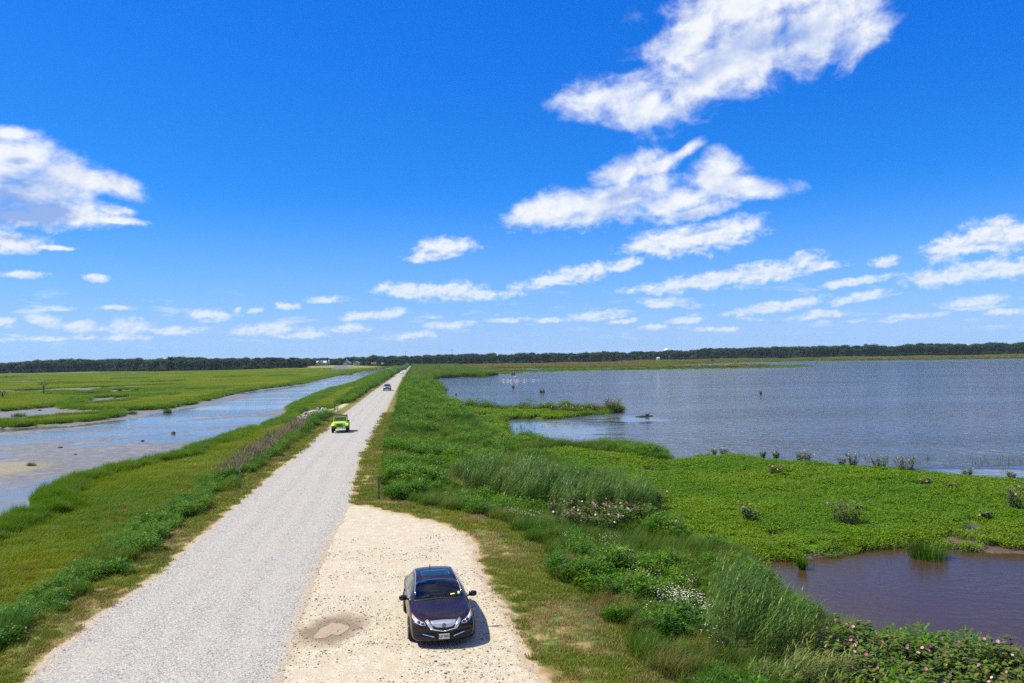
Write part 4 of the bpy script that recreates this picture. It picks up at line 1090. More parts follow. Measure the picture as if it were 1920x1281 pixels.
def sedan(loc, rot, label):
    t = thing('parked_sedan', label, 'car', loc, rot)
    V, Q, T3 = car_shell(SEDAN, -1.2)
    S = Shell(V, Q, T3)
    WS = [(-.745, .985), (-.38, 1.005), (0, 1.012), (.38, 1.005), (.745, .985), (.70, 1.15), (.635, 1.315), (.33, 1.365), (0, 1.376), (-.33, 1.365), (-.635, 1.315), (-.70, 1.15)]
    ctr = V[Q].mean(1)
    hole = (sdist(ctr[:, [0, 2]], np.array(WS)) > .03) & (ctr[:, 1] > -1.05) & (ctr[:, 1] < .1)
    link('body', np_mesh('body', V, Q[~hole], T3, True), MATS['maroon paint'], t)
    bm = bmesh.new()
    add_box(bm, (0, -.62, .86), (1.36, .55, .22), .06); add_box(bm, (0, .2, .40), (1.4, 1.9, .06)); add_box(bm, (0, 1.05, .9), (1.36, .1, .7), .03)
    bmobj('dashboard', bm, MATS['black trim'], t)
    for sx in (-.37, .37):
        bm = bmesh.new()
        add_box(bm, (sx, .33, .92), (.50, .18, .62), .07, Matrix.Rotation(R(-12), 3, 'X')); add_box(bm, (sx, .05, .62), (.50, .52, .16), .06); add_box(bm, (sx, .42, 1.26), (.26, .11, .18), .05)
        bmobj('seat', bm, MATS['seat cloth'], t, True)
    bm = bmesh.new(); rk_ = Matrix.Rotation(R(-25), 3, 'X')
    add_tube(bm, [rk_ @ Vector((.18 * math.cos(a), 0, .18 * math.sin(a))) + Vector((.37, -.26, .96)) for a in np.linspace(0, 2 * math.pi, 25)], .017, 6)
    add_tube(bm, [rk_ @ Vector((-.17, 0, 0)) + Vector((.37, -.26, .96)), rk_ @ Vector((.17, 0, 0)) + Vector((.37, -.26, .96))], .02, 6)
    bmobj('steering_wheel', bm, MATS['black trim'], t)
    bm = bmesh.new(); add_box(bm, (0, -.16, 1.30), (.22, .04, .07), .015); bmobj('rear_view_mirror', bm, MATS['black trim'], t)
    def P(name, outline, axis, mat, parent=t, **kw):
        return bmobj(name, S.patch(outline, axis, **kw), MATS[mat], parent, True)
    mir = lambda o: [(-x, z) for x, z in o][::-1]
    # glass
    ws = P('windshield', WS, 'front', 'windshield glass', skirt=.004)
    P('parking_note', [(.36, 1.045), (.50, 1.052), (.50, 1.075), (.36, 1.068)], 'front', 'yellow paper', ws, lift=.010, skirt=0)
    P('window_sticker', [(.585, 1.05), (.66, 1.05), (.655, 1.10), (.585, 1.10)], 'front', 'pale sticker', ws, lift=.010, skirt=0)
    bm = S.patch([(-.735, .975), (0, 1.0), (.735, .975), (.745, .99), (0, 1.018), (-.745, .99)], 'front', lift=.012)
    cowl = bmobj('cowl', bm, MATS['black trim'], t, True)
    for x0, x1 in ((-.52, .02), (.05, .60)):
        bm = bmesh.new()
        a = S.bvh.ray_cast(Vector((x0, -6, 1.02)), Vector((0, 1, 0)))[0]; b = S.bvh.ray_cast(Vector((x1, -6, 1.035)), Vector((0, 1, 0)))[0]
        add_tube(bm, [a + Vector((0, -.03, .02)), (a + b) / 2 + Vector((0, -.03, .03)), b + Vector((0, -.025, .02))], .009, 6)
        bmobj('wiper', bm, MATS['black trim'], t)
    P('sunroof', [(-.44, .18), (-.40, .12), (.40, .12), (.44, .18), (.44, .62), (.40, .68), (-.40, .68), (-.44, .62)], 'top', 'glass', lift=.004)
    P('rear_window', [(-.60, 1.12), (0, 1.13), (.60, 1.12), (.54, 1.33), (0, 1.365), (-.54, 1.33)], 'rear', 'glass')
    for sd in (-1, 1):
        P('side_window', [(-.62, .965), (.28, .98), (.28, 1.325), (.02, 1.285), (-.20, 1.205)], 'side', 'side glass', side=sd)
        P('side_window', [(.36, .98), (1.12, .99), (1.36, 1.06), (1.22, 1.23), (.95, 1.31), (.36, 1.33)], 'side', 'side glass', side=sd)
        P('window_trim', [(-.70, .945), (1.42, .972), (1.42, .99), (-.68, .963)], 'side', 'chrome', side=sd, lift=.009)
        # gutter that catches the sky along the roof edge
        bm = bmesh.new(); pts = []
        for yy, zz in ((-.70, 1.085), (-.6, 1.13), (-.3, 1.245), (0, 1.335), (.3, 1.385), (.8, 1.40), (1.3, 1.365)):
            h = S.bvh.ray_cast(Vector((sd * 4, yy, zz)), Vector((-sd, 0, 0)))[0]
            if h: pts.append(h + Vector((0, 0, .012)))
        add_tube(bm, pts, .013, 6); bmobj('roof_rail', bm, MATS['chrome'], t, True)
        for y_ in (-1.42, 1.355):
            ring = [(y_ + .375 * math.cos(a), .335 + .365 * math.sin(a)) for a in np.linspace(0, 2 * math.pi, 28, endpoint=False)]
            ring = [(a, max(b, .19)) for a, b in ring]
            P('wheel_arch', ring, 'side', 'black trim', side=sd, lift=.004)
            wheel(t, sd * .855, y_, .335, .225, sd)
        P('sill', [(-1.02, .19), (.96, .19), (.96, .255), (-1.02, .255)], 'side', 'black trim', side=sd, lift=.008)
        for y0 in (-.66, .32, 1.12):
            P('door_gap', [(y0, .28), (y0 + .012, .28), (y0 + .03, .90), (y0 + .018, .90)], 'side', 'black trim', side=sd, lift=.002)
        for y0 in (.12, 1.0):
            h = S.bvh.ray_cast(Vector((sd * 4, y0, .80)), Vector((-sd, 0, 0)))[0]
            bm = bmesh.new(); add_box(bm, h + Vector((sd * .018, 0, 0)), (.035, .19, .035), .012); bmobj('door_handle', bm, MATS['maroon paint'], t, True)
        # mirror: housing on a short arm, glass facing back
        h = S.bvh.ray_cast(Vector((sd * 4, -.62, .93)), Vector((-sd, 0, 0)))[0]
        bm = bmesh.new()
        r_ = bmesh.ops.create_icosphere(bm, subdivisions=3, radius=1)
        for v in r_['verts']:
            c = v.co; c.x = math.copysign(abs(c.x) ** .7, c.x); c.z = math.copysign(abs(c.z) ** .7, c.z)
            v.co = Vector((c.x * .125 + sd * 1.06, c.y * .085 * (1.0 if c.y < 0 else .35) + h.y, c.z * .085 + 1.0))
        add_tube(bm, [h + Vector((-sd * .03, 0, .01)), Vector((sd * .99, h.y, .965))], .03, 8)
        mi = bmobj('side_mirror', bm, MATS['maroon paint'], t, True)
        bm = bmesh.new(); add_box(bm, (sd * 1.06, h.y + .032, 1.0), (.19, .008, .125), .003); bmobj('mirror_glass', bm, MATS['chrome'], mi)
        # headlamp with amber corner and two dark projectors
        f = (lambda o: o) if sd > 0 else mir
        hl = P('headlight', f([(.50, .655), (.62, .645), (.76, .69), (.865, .77), (.855, .83), (.79, .80), (.66, .745), (.54, .715)]), 'front', 'lamp', lift=.008)
        P('indicator', f([(.80, .765), (.85, .785), (.845, .825), (.80, .80)]), 'front', 'amber', hl, lift=.013)
        P('projector', f([(.69 + .045 * math.cos(a), .715 + .03 * math.sin(a)) for a in np.linspace(0, 6.28, 14, endpoint=False)]), 'front', 'lamp dark', hl, lift=.013)
        P('projector', f([(.585 + .05 * math.cos(a), .69 + .028 * math.sin(a)) for a in np.linspace(0, 6.28, 14, endpoint=False)]), 'front', 'lamp dark', hl, lift=.013)
        P('fog_trim', f([(.27, .335), (.60, .38), (.60, .425), (.28, .36)]), 'front', 'chrome', lift=.016)
        P('fog_lamp', f([(.61, .375), (.76, .39), (.79, .435), (.70, .445), (.61, .43)]), 'front', 'lamp dark', lift=.008)
        P('side_skirt_intake', f([(.26, .285), (.66, .30), (.62, .36), (.27, .335)]), 'front', 'black trim', lift=.003)
        P('tail_lamp', f([(.55, .84), (.80, .82), (.80, .90), (.55, .92)]), 'rear', 'red lens')
    # grille: black mouth, pale shield plate with emblem, chrome legs and V
    g = P('grille', [(-.50, .735), (-.36, .56), (0, .49), (.36, .56), (.50, .735), (.45, .765), (0, .775), (-.45, .765)], 'front', 'black trim', lift=.006)
    pl_ = P('grille_plate', [(-.375, .752), (-.33, .665), (-.21, .615), (0, .595), (.21, .615), (.33, .665), (.375, .752), (0, .766)], 'front', 'chrome', g, lift=.018)
    for f in ((lambda o: o), mir):
        P('grille_leg', f([(.515, .74), (.37, .555), (.285, .575), (.41, .755), (.46, .775)]), 'front', 'chrome', g, lift=.024)
        P('grille_chin', f([(0, .482), (.38, .55), (.36, .575), (0, .51)]), 'front', 'chrome', g, lift=.024)
    e = S.bvh.ray_cast(Vector((0, -6, .66)), Vector((0, 1, 0)))[0]
    bm = bmesh.new()
    ring = [Vector((.048 * math.sin(a), 0, .06 * math.cos(a))) + e + Vector((0, -.036, 0)) for a in np.linspace(0, 2 * math.pi, 21)]
    add_tube(bm, ring, .009, 6)
    for sx in (-1, 1): add_tube(bm, [e + Vector((sx * .026, -.036, -.045)), e + Vector((sx * .006, -.036, .045))], .007, 5)
    add_tube(bm, [e + Vector((-.016, -.036, 0)), e + Vector((.016, -.036, 0))], .005, 5)
    bmobj('emblem', bm, MATS['lamp dark'], g)
    # number plate
    h = S.bvh.ray_cast(Vector((0, -6, .36)), Vector((0, 1, 0)))[0]
    bm = bmesh.new(); add_box(bm, h + Vector((0, -.030, 0)), (.318, .02, .168), .006); pf = bmobj('plate_frame', bm, MATS['black trim'], t)
    bm = bmesh.new(); add_box(bm, h + Vector((0, -.044, 0)), (.302, .008, .152), .004); pp = bmobj('number_plate', bm, MATS['plate'], pf)
    lt = link('lettering', text_mesh('LJF 58N', .088), MATS['ink'], t)
    lt.parent = pf; lt.location = h + Vector((0, -.0495, -.004)); lt.rotation_euler = (R(90), 0, 0)
    P('lower_intake', [(-.22, .255), (.22, .255), (.24, .305), (-.24, .305)], 'front', 'black trim', lift=.003)
    for sx in (-1, 1):   # hood creases
        bm = S.patch([(sx * .70, -.98), (sx * .705, -.98), (sx * .655, -2.2), (sx * .65, -2.2)], 'top', lift=.002, skirt=.002)
        bmobj('hood_gap', bm, MATS['black trim'], t)
    bm = bmesh.new(); add_cyl(bm, (-.1, 1.22, 1.47), .02, .006, .10, 'Z', 10); bmobj('antenna', bm, MATS['black trim'], t)
    return t

def simple_car(name, tab, paint, label, loc, rot, group=None, tall=True, detail=True):
    t = thing(name, label, 'car', loc, rot, group)
    V, Q, T3 = car_shell(tab, -1.2, su=46, sp=4)
    S = Shell(V, Q, T3)
    link('body', np_mesh('body', V, Q, T3, True), MATS[paint], t)
    def P(nm, outline, axis, mat, **kw): return bmobj(nm, S.patch(outline, axis, step=.12, **kw), MATS[mat], t, True)
    mir = lambda o: [(-x, z) for x, z in o][::-1]
    b, r_ = (1.17, 1.62) if tall else (1.0, 1.35)
    P('windshield', [(-.76, b), (0, b + .02), (.76, b), (.66, r_ - .03), (0, r_ + .01), (-.66, r_ - .03)], 'front', 'glass')
    P('rear_window', [(-.60, b + .10), (.60, b + .10), (.55, r_ - .05), (-.55, r_ - .05)], 'rear', 'glass')
    zb = b - .05
    for sd in (-1, 1):
        P('side_window', [(-.60, zb), (1.9 if tall else 1.3, zb + .02), (1.8 if tall else 1.1, r_ - .05), (-.1, r_ - .08)], 'side', 'glass', side=sd)
        for y_ in (-1.42, 1.38):
            wr = .36 if tall else .33
            P('wheel_arch', [(y_ + (wr + .04) * math.cos(a), max(wr + (wr + .04) * math.sin(a), .3)) for a in np.linspace(0, 2 * math.pi, 16, endpoint=False)], 'side', 'black trim', side=sd, lift=.004)
            wheel(t, sd * .85, y_, wr, .23, sd)
        f = (lambda o: o) if sd > 0 else mir
        z0 = .78 if tall else .66
        P('headlight', f([(.50, z0), (.80, z0 + .03), (.82, z0 + .15), (.54, z0 + .11)]), 'front', 'lamp', lift=.01)
        bm = bmesh.new(); add_box(bm, (sd * 1.03, -.72, zb + .04), (.2, .09, .14), .03); bmobj('side_mirror', bm, MATS[paint], t)
    P('grille', [(-.42, z0 - .02), (.42, z0 - .02), (.46, z0 + .12), (-.46, z0 + .12)], 'front', 'black trim', lift=.008)
    P('bumper', [(-.80, .36), (.80, .36), (.84, .60), (-.84, .60)], 'front', 'black trim' if tall else paint, lift=.014)
    h = S.bvh.ray_cast(Vector((0, -6, .5)), Vector((0, 1, 0)))[0]
    bm = bmesh.new(); add_box(bm, h + Vector((0, -.03, 0)), (.30, .02, .15), .004); bmobj('number_plate', bm, MATS['plate'], t)
    return t

def jeep(loc, rot, label):
    t = thing('off_road_car', label, 'car', loc, rot)
    lime, blk = MATS['lime paint'], MATS['black trim']
    def box(name, boxes, mat, parent=t, bev=.03):
        bm = bmesh.new()
        for c, s_ in boxes: add_box(bm, c, s_, min(bev, min(s_) * .3))
        return bmobj(name, bm, mat, parent, True)
    box('body', [((0, .75, .82), (1.50, 2.55, .55)), ((0, -1.05, .78), (1.05, 1.3, .42))], lime)
    box('interior', [((0, .75, 1.11), (1.40, 2.3, .04))], MATS['canvas'], bev=.01)
    # hood: tapered, gently crowned
    bm = bmesh.new(); prev = None
    for k in range(9):
        y = -1.72 + 1.26 * k / 8; w = .58 + .14 * k / 8; z = 1.06 + .06 * k / 8 - (.05 if k == 0 else 0)
        ring = [bm.verts.new((x * w, y, z + .045 * (1 - x * x) - (.17 if abs(x) > .99 else 0))) for x in (-1, -.97, -.6, 0, .6, .97, 1)]
        if prev:
            for i in range(6): bm.faces.new((prev[i], prev[i + 1], ring[i + 1], ring[i]))
        prev = ring
    bmobj('hood', bm, lime, t)
    g = box('grille', [((0, -1.76, .86), (1.20, .07, .48))], lime)
    for k in range(7): box('grille_slot', [(((k - 3) * .092, -1.80, .88), (.052, .02, .30))], blk, g, .01)
    for sd in (-1, 1):
        bm = bmesh.new(); add_cyl(bm, (sd * .47, -1.80, .92), .105, .105, .05, 'Y', 24); bmobj('headlight', bm, MATS['lamp'], t)
        bm = bmesh.new(); add_cyl(bm, (sd * .50, -1.80, .735), .04, .04, .03, 'Y', 14); bmobj('indicator', bm, MATS['amber'], t)
        for y0 in (-1.25, 1.15):
            bm = bmesh.new(); prev = None
            for a, wd in ((-.62, .80), (-.50, .90), (-.30, 1.02), (.30, 1.04), (.55, .90), (.72, .74)):
                ring = [bm.verts.new((sd * x, y0 + a, z)) for x, z in ((.56, wd + .02), (.70, wd + .03), (.925, wd), (.935, wd - .08), (.90, wd - .09), (.56, wd - .05))]
                if prev:
                    for i in range(6): bm.faces.new((prev[i], prev[(i + 1) % 6], ring[(i + 1) % 6], ring[i]))
                else: bm.faces.new(ring)
                prev = ring
            bm.faces.new(prev); bmobj('fender', bm, lime, t)
        for y0 in (-1.25, 1.17): wheel(t, sd * .79, y0, .405, .27, sd, 'black trim')
        box('door', [((sd * .765, .35, .88), (.03, .95, .46))], lime)
        box('side_mirror', [((sd * .93, -.32, 1.24), (.20, .08, .16)), ((sd * .83, -.30, 1.2), (.1, .03, .03))], blk)
        box('rock_rail', [((sd * .80, .05, .52), (.10, 1.5, .08))], blk)
    bp = box('bumper', [((0, -2.02, .60), (1.74, .20, .20)), ((0, -1.9, .58), (.5, .2, .12))], blk)
    box('bumper_guard', [((0, -2.13, .585), (.62, .03, .16))], lime, bp)
    # windshield frame with dark glass, raked slightly back
    rk = Matrix.Rotation(R(-18), 3, 'X')
    bm = bmesh.new()
    for c, s_ in (((0, 0, .27), (1.46, .05, .06)), ((0, 0, -.27), (1.46, .05, .08)), ((-.70, 0, 0), (.06, .05, .6)), ((.70, 0, 0), (.06, .05, .6))): add_box(bm, c, s_, .012)
    bmesh.ops.rotate(bm, matrix=rk, verts=bm.verts); bmesh.ops.translate(bm, vec=(0, -.38, 1.44), verts=bm.verts)
    fr = bmobj('windshield_frame', bm, lime, t)
    bm = bmesh.new(); add_box(bm, (0, .005, 0), (1.36, .012, .48)); bmesh.ops.rotate(bm, matrix=rk, verts=bm.verts); bmesh.ops.translate(bm, vec=(0, -.38, 1.44), verts=bm.verts)
    bmobj('windshield', bm, MATS['clear glass'], fr)
    box('soft_top', [((0, .78, 1.765), (1.42, 2.15, .07)), ((0, 1.83, 1.45), (1.42, .06, .60)), ((-.69, 1.35, 1.45), (.05, 1.0, .56)), ((.69, 1.35, 1.45), (.05, 1.0, .56))], MATS['canvas'], bev=.03)
    bm = bmesh.new()
    for sd in (-1, 1): add_tube(bm, [(sd * .66, -.30, 1.15), (sd * .62, -.18, 1.70), (sd * .62, 1.7, 1.70), (sd * .62, 1.8, 1.1)], .03, 8)
    bmobj('roll_cage', bm, blk, t)
    for sx in (-.36, .36): box('seat', [((sx, .42, 1.15), (.48, .16, .62)), ((sx, .18, .95), (.48, .5, .16)), ((sx, .44, 1.52), (.26, .12, .18))], MATS['seat cloth'], bev=.05)
    bm = bmesh.new(); add_cyl(bm, (0, 2.12, 1.0), .38, .38, .24, 'Y', 28); bmobj('spare_wheel', bm, MATS['rubber'], t)
    h = box('number_plate', [((.52, -2.135, .64), (.28, .015, .14))], MATS['plate'], t, .003)
    return t

def on_road(px, py, z=0.0):
    g = ground([(px, py)], z)[0]
    T = terrain(g[None])
    return (float(g[0]), float(g[1]), float(T['z'][0]) + 0.012)

def heading(px0, py0, px1, py1):
    """rotation for a car whose nose points from the second road point to the first"""
    a, b = ground([(px0, py0), (px1, py1)])
    d = a - b
    return math.atan2(d[0], -d[1])

def build_cars():
    mk_car_mats()
    sedan(SEDAN_LOC(), R(SEDAN_ROT), 'dark maroon sedan with a chrome shield grille, parked on the sandy pull-off')
    dr = heading(560, 849, 769, 686.4)
    def at(px, py, half=2.1):
        """car centre when its nose stands over that road point"""
        x, y, z = on_road(px, py)
        x += -math.sin(dr) * half; y += math.cos(dr) * half
        return (x, y, float(terrain(np.array([[x, y]]))['z'][0]) + .014)
    jeep(at(635.5, 812), dr + R(2), 'lime green off-road car with a black soft top driving along the gravel road')
    simple_car('suv', SUV, 'silver paint', 'grey SUV with dark windshield driving behind the lime green off-road car', at(725.5, 733), dr)
    simple_car('sedan', SEDAN, 'white paint', 'white sedan far down the gravel road beside a dark blue parked van', at(753.7, 701.0), dr, tall=False)
    simple_car('van', [(a, b, c, d * 1.1, e, f * 1.15, g, h * 1.15) for a, b, c, d, e, f, g, h in SUV], 'dark blue paint', 'dark blue van parked on the left verge beside the white sedan', at(746.6, 699.2), dr + R(15))
    far = [(760.0, 694.2, 'black paint', 'black car far down the road, first beyond the white sedan'), (763.4, 691.0, 'dark blue paint', 'dark car far down the road, second beyond the white sedan'), (757.2, 693.4, 'black paint', 'dark car parked on the far left verge, first beyond the blue van'), (766, 688.4, 'silver paint', 'farthest car of the row at the very end of the gravel road')]
    for px, py, pa, lb in far:
        simple_car('distant_car', SUV, pa, lb, at(px, py), dr, 'cars far down the gravel road')
SEDAN_ROT = 10.0
def SEDAN_LOC():
    g = ground([(833, 1191)], 0.36)[0]            # nose of the car
    a = R(SEDAN_ROT)
    c = (g[0] - math.sin(a) * 2.48, g[1] + math.cos(a) * 2.48)
    T = terrain(np.array([c]))
    return (float(c[0]), float(c[1]), float(T['z'][0]) + 0.006)

# ------------------------------------------------------------------ shrubs, posts, houses, birds, stones
def dup(root, loc, rotz, label=None, group=None, scale=None):
    r = root.copy(); COL.objects.link(r); r.location = loc; r.rotation_euler = (0, 0, rotz)
    if scale: r.scale = scale
    if label: r['label'] = label
    if group: r['group'] = group
    for ch in list(root.children):
        c = ch.copy(); COL.objects.link(c); c.parent = r
        for g in list(ch.children):
            d = g.copy(); COL.objects.link(d); d.parent = c
    return r

def blossom_mesh(size=.10):
    n = 5
    a = np.arange(n) * 2 * np.pi / n
    V, Q, A = blades(np.zeros((n, 3)), a, np.full(n, 1.15), np.full(n, 1.5), np.full(n, size), np.full(n, size * 1.15), 3, 'leaf', v=np.ones(n))
    r_ = np.hypot(V[:, 0], V[:, 1]); A = np.clip(r_ / (size * .8), 0, 1)
    me = np_mesh('blossom', V, Q, attrs={'v': A}); me.materials.append(MATS['petal'])
    return me

def mallow(label, loc, h=1.2, rad=.55, flowers=9, stems=16, group=None, size=.085, face=(-.3, -.8, .6)):
    t = thing('mallow_shrub', label, 'shrub', loc, 0, group)
    stems = int(stems * 1.5)
    s, a = disc(stems, rad * .6)
    top_az = a + U(-.4, .4, stems); hh = U(.75, 1.05, stems) * h; l1 = U(.15, .65, stems)
    V, Q, A = blades(s, top_az, U(0, .15, stems), l1, hh, np.full(stems, .016), 3, 'twig')
    me = np_mesh('stems', V, Q, attrs={'v': A}); me.materials.append(MATS['mallow stem']); link('stems', me, None, t)
    # leaves along each stem
    tips = []
    P = []
    for i in range(stems):
        f = U(.18, 1.0, 13)
        ln = l1[i] * f * .6
        b = s[i] + np.column_stack([np.cos(top_az[i]) * np.sin(ln), np.sin(top_az[i]) * np.sin(ln), np.cos(ln)]) * (hh[i] * f)[:, None]
        P.append(blades(b, rng.random(13) * 6.28, U(.7, 1.3, 13), U(1.3, 2.1, 13), U(.10, .19, 13), U(.08, .13, 13), 2, 'leaf'))
        k = np.argmax(f); tips.append(b[k])
    V, Q, A = join(P)
    me = np_mesh('foliage', V, Q, attrs={'v': A}); me.materials.append(MATS['mallow']); link('foliage', me, None, t)
    for i in rng.permutation(stems)[:flowers] if flowers <= stems else rng.integers(0, stems, flowers):
        b = link('blossom', BLOSSOM, None, t)
        d = Vector(face) + Vector(rng.normal(size=3) * .45)
        b.rotation_euler = d.to_track_quat('Z', 'X').to_euler()
        k = U(.7, 1.15, 1)[0] * size / .1
        b.scale = (k, k, k)
        b.location = Vector(tips[i]) + Vector((rng.normal() * .08, rng.normal() * .08 - .03, U(-.12, .06, 1)[0]))
    return t

def plants_individual():
    global BLOSSOM
    MATS['mallow stem'] = mat_plain('mallow stem', (0.17, 0.11, 0.06), .8)
    BLOSSOM = blossom_mesh()
    def gz(px, py, z=-.75):
        g = ground([(px, py)], z)[0]
        return (float(g[0]), float(g[1]), max(float(terrain(g[None])['z'][0]), WATER) - .02)
    single = [  # foot pixel, height, radius, blossoms, label
        (1585, 983, 1.35, .95, 15, 'largest pink-flowered shrub alone in the green ground cover above the brown pond'),
        (1408, 982, 1.05, .62, 8, 'loose rose-brown shrub in the ground cover, left of the largest pink-flowered shrub'),
        (1905, 958, 1.5, .8, 14, 'pale pink-flowered shrub on the ground cover at the right edge of the photo'),
        (1696, 885, 1.35, .95, 9, 'rounded pink shrub at the lake edge, right-hand one of a close pair'),
        (1650, 882, 1.25, .75, 9, 'rounded pink shrub at the lake edge, left-hand one of a close pair'),
        (1600, 876, 1.35, .55, 7, 'upright pink shrub on the lake shore just left of the close pair'),
        (1577, 873, .85, .35, 3, 'small green sapling-like shrub left of the upright pink shore shrub'),
        (1515, 868, 1.15, .4, 4, 'thin leaning shrub with few pink flowers on the lake shore'),
        (1499, 866, 1.15, .32, 3, 'slim sparse shrub at the lake edge beside the thin leaning shrub'),
        (1454, 895, .95, .6, 8, 'low pink-flowered shrub sunk in the ground cover below the shoreline'),
        (1455, 857, .8, .4, 4, 'small pale shrub on the shoreline right of a small dark one'),
        (1431, 857, .8, .3, 3, 'small dark shrub on the shoreline of the ground cover'),
        (1357, 853, .85, .4, 6, 'reddish shrub at the top of the ground cover by the lake'),
        (1340, 854, .85, .25, 3, 'slender reddish shrub left of the reddish shrub at the lake edge'),
        (1813, 894, .85, .45, 4, 'dark straggly shrub at the shore by the pale shallows'),
        (1897, 900, .75, .3, 2, 'small dark shrub at the shore near the right edge of the photo'),
        (1735, 915, .7, .45, 7, 'low patch of pink flowers in the ground cover below the close pair'),
        (1782, 922, .6, .5, 6, 'low spreading pink patch in the ground cover right of the other low patch'),
        (1236, 948, .95, .22, 4, 'single tall stem shrub with red-pink flowers by the reed bed'),
        (1850, 978, .6, .4, 4, 'small pink-flowered shrub near the bare mud above the pond'),
        (1262, 1000, .7, .5, 6, 'pale pink shrub at the lower end of the flowering thicket'),
    ]
    for px, py, h, rad, fl, lb in single:
        mallow(lb, gz(px, py), h, rad, fl, stems=int(8 + rad * 22), size=.065)
    # thicket by the reeds
    lab = 'pink-flowered shrub in the thicket between the reed bed and the verge'
    pts = [(1045, 978), (1070, 968), (1072, 990), (1098, 976), (1122, 985), (1128, 966), (1150, 978), (1160, 992), (1182, 976), (1190, 962), (1105, 998), (1140, 1003), (1200, 985), (1060, 1000)]
    protos = []
    for i, (px, py) in enumerate(pts):
        if i < 4: protos.append(mallow(lab, gz(px, py), 1.15, .62, 10, 18, 'pink flower thicket by the reed bed', .06))
        else: dup(protos[i % 4], gz(px, py), rng.uniform(-.5, .5), lab, None, (U(.85, 1.15, 1)[0],) * 3)
    # thicket on the near bank of the pond
    lab = 'rose mallow shrub with large pink flowers in the thicket on the near pond bank'
    pts = [(1590, 1225), (1625, 1245), (1660, 1262), (1585, 1268), (1700, 1262), (1740, 1280), (1655, 1300), (1780, 1285), (1815, 1305), (1850, 1310), (1720, 1325), (1770, 1330), (1890, 1330), (1920, 1350), (1830, 1350), (1880, 1370), (1950, 1385), (1610, 1310), (1680, 1340), (1570, 1245), (1860, 1270), (1905, 1280), (1950, 1300), (1925, 1312), (1980, 1320), (1800, 1262)]
    protos = []
    for i, (px, py) in enumerate(pts):
        if i < 5: protos.append(mallow(lab, gz(px, py, -.7), 1.1, .7, 5, 20, 'rose mallow thicket on the near pond bank', .058))
        else: dup(protos[i % 5], gz(px, py, -.7), rng.uniform(-.6, .6), lab, None, (U(.85, 1.1, 1)[0],) * 3)
    # shrubs on the spit
    lab = 'pink-flowered shrub in the row along the narrow spit'
    pts = [(1040, 776), (1058, 776), (1075, 777), (1092, 776), (1112, 774)]
    pr = None
    for i, (px, py) in enumerate(pts):
        if pr is None: pr = mallow(lab, gz(px, py, -.9), 1.5, 1.0, 14, 30, 'pink shrubs along the spit', .085)
        else: dup(pr, gz(px, py, -.9), rng.uniform(-.6, .6), lab, None, (U(.9, 1.1, 1)[0],) * 3)
    mallow('broad pink-flowered shrub at the tip of the narrow spit', gz(1150, 773, -.95), 2.3, 1.9, 30, 80, None, .09)
    mallow('small pink shrub between the spit row and its tip', gz(1115, 772, -.95), 1.5, .8, 8, 20, None, .085)
    # separate grass tufts on the mud and in the pond
    def tuft(label, px, py, rad, h, mat='tuft', z=WATER, name='grass_tuft', group=None):
        g = ground([(px, py)], z)[0]
        b, a = disc(int(170 + rad * 160), rad)
        n = len(b); k = 1 - (np.hypot(b[:, 0], b[:, 1]) / rad) ** 2 * .4
        V, Q, A = blades(b, a + U(-.8, .8, n), U(0, .3, n), U(.4, 1.1, n), U(.7, 1.1, n) * h * k, np.full(n, .03 if mat == 'tuft' else .02), 3)
        o = link(name, np_mesh(name, V, Q, attrs={'v': A}), MATS[mat], None, (float(g[0]), float(g[1]), z - .04))
        return tag(o, label, 'grass tuft', group)
    tuft('lone dark grass tuft on wet mud beside the pale sandbar', 59, 877, .34, .75)
    tuft('round bright grass tuft on the mud off the grassy island, nearest to it', 249, 778, .75, 1.25)
    tuft('round grass tuft on the mud, middle one of three off the marsh edge', 314, 774, .7, 1.3)
    tuft('smallest grass tuft on the mud, right of the middle one of three', 324, 766, .5, .8)
    tuft('dark tuft at the point of the grassy island in the creek', 236, 777, .6, .6)
    tuft('small tuft at the left end of the grassy island channel', 36, 781, 1.3, 1.0)
    tuft('bushy green rush clump standing in the brown pond', 1740, 1046, .82, 1.05, name='rush_clump')
    tuft('small rush sprig standing alone in the brown pond', 1504, 1068, .12, .7, name='rush_sprig')
    tuft('dark shrubby reed island at the far left corner of the lake', 899, 707.5, 4.2, 2.6, name='reed_island')
    # dark leafy bush among the left weeds
    V, Q, A = cl_weed(420, .8, 1.25, (.08, .15))
    g = gz(384, 908, -.3); tag(link('leafy_bush', np_mesh('leafy_bush', V, Q, attrs={'v': A}), MATS['weed'], None, g), 'dark rounded leafy bush between the left weeds and the salt marsh', 'bush')

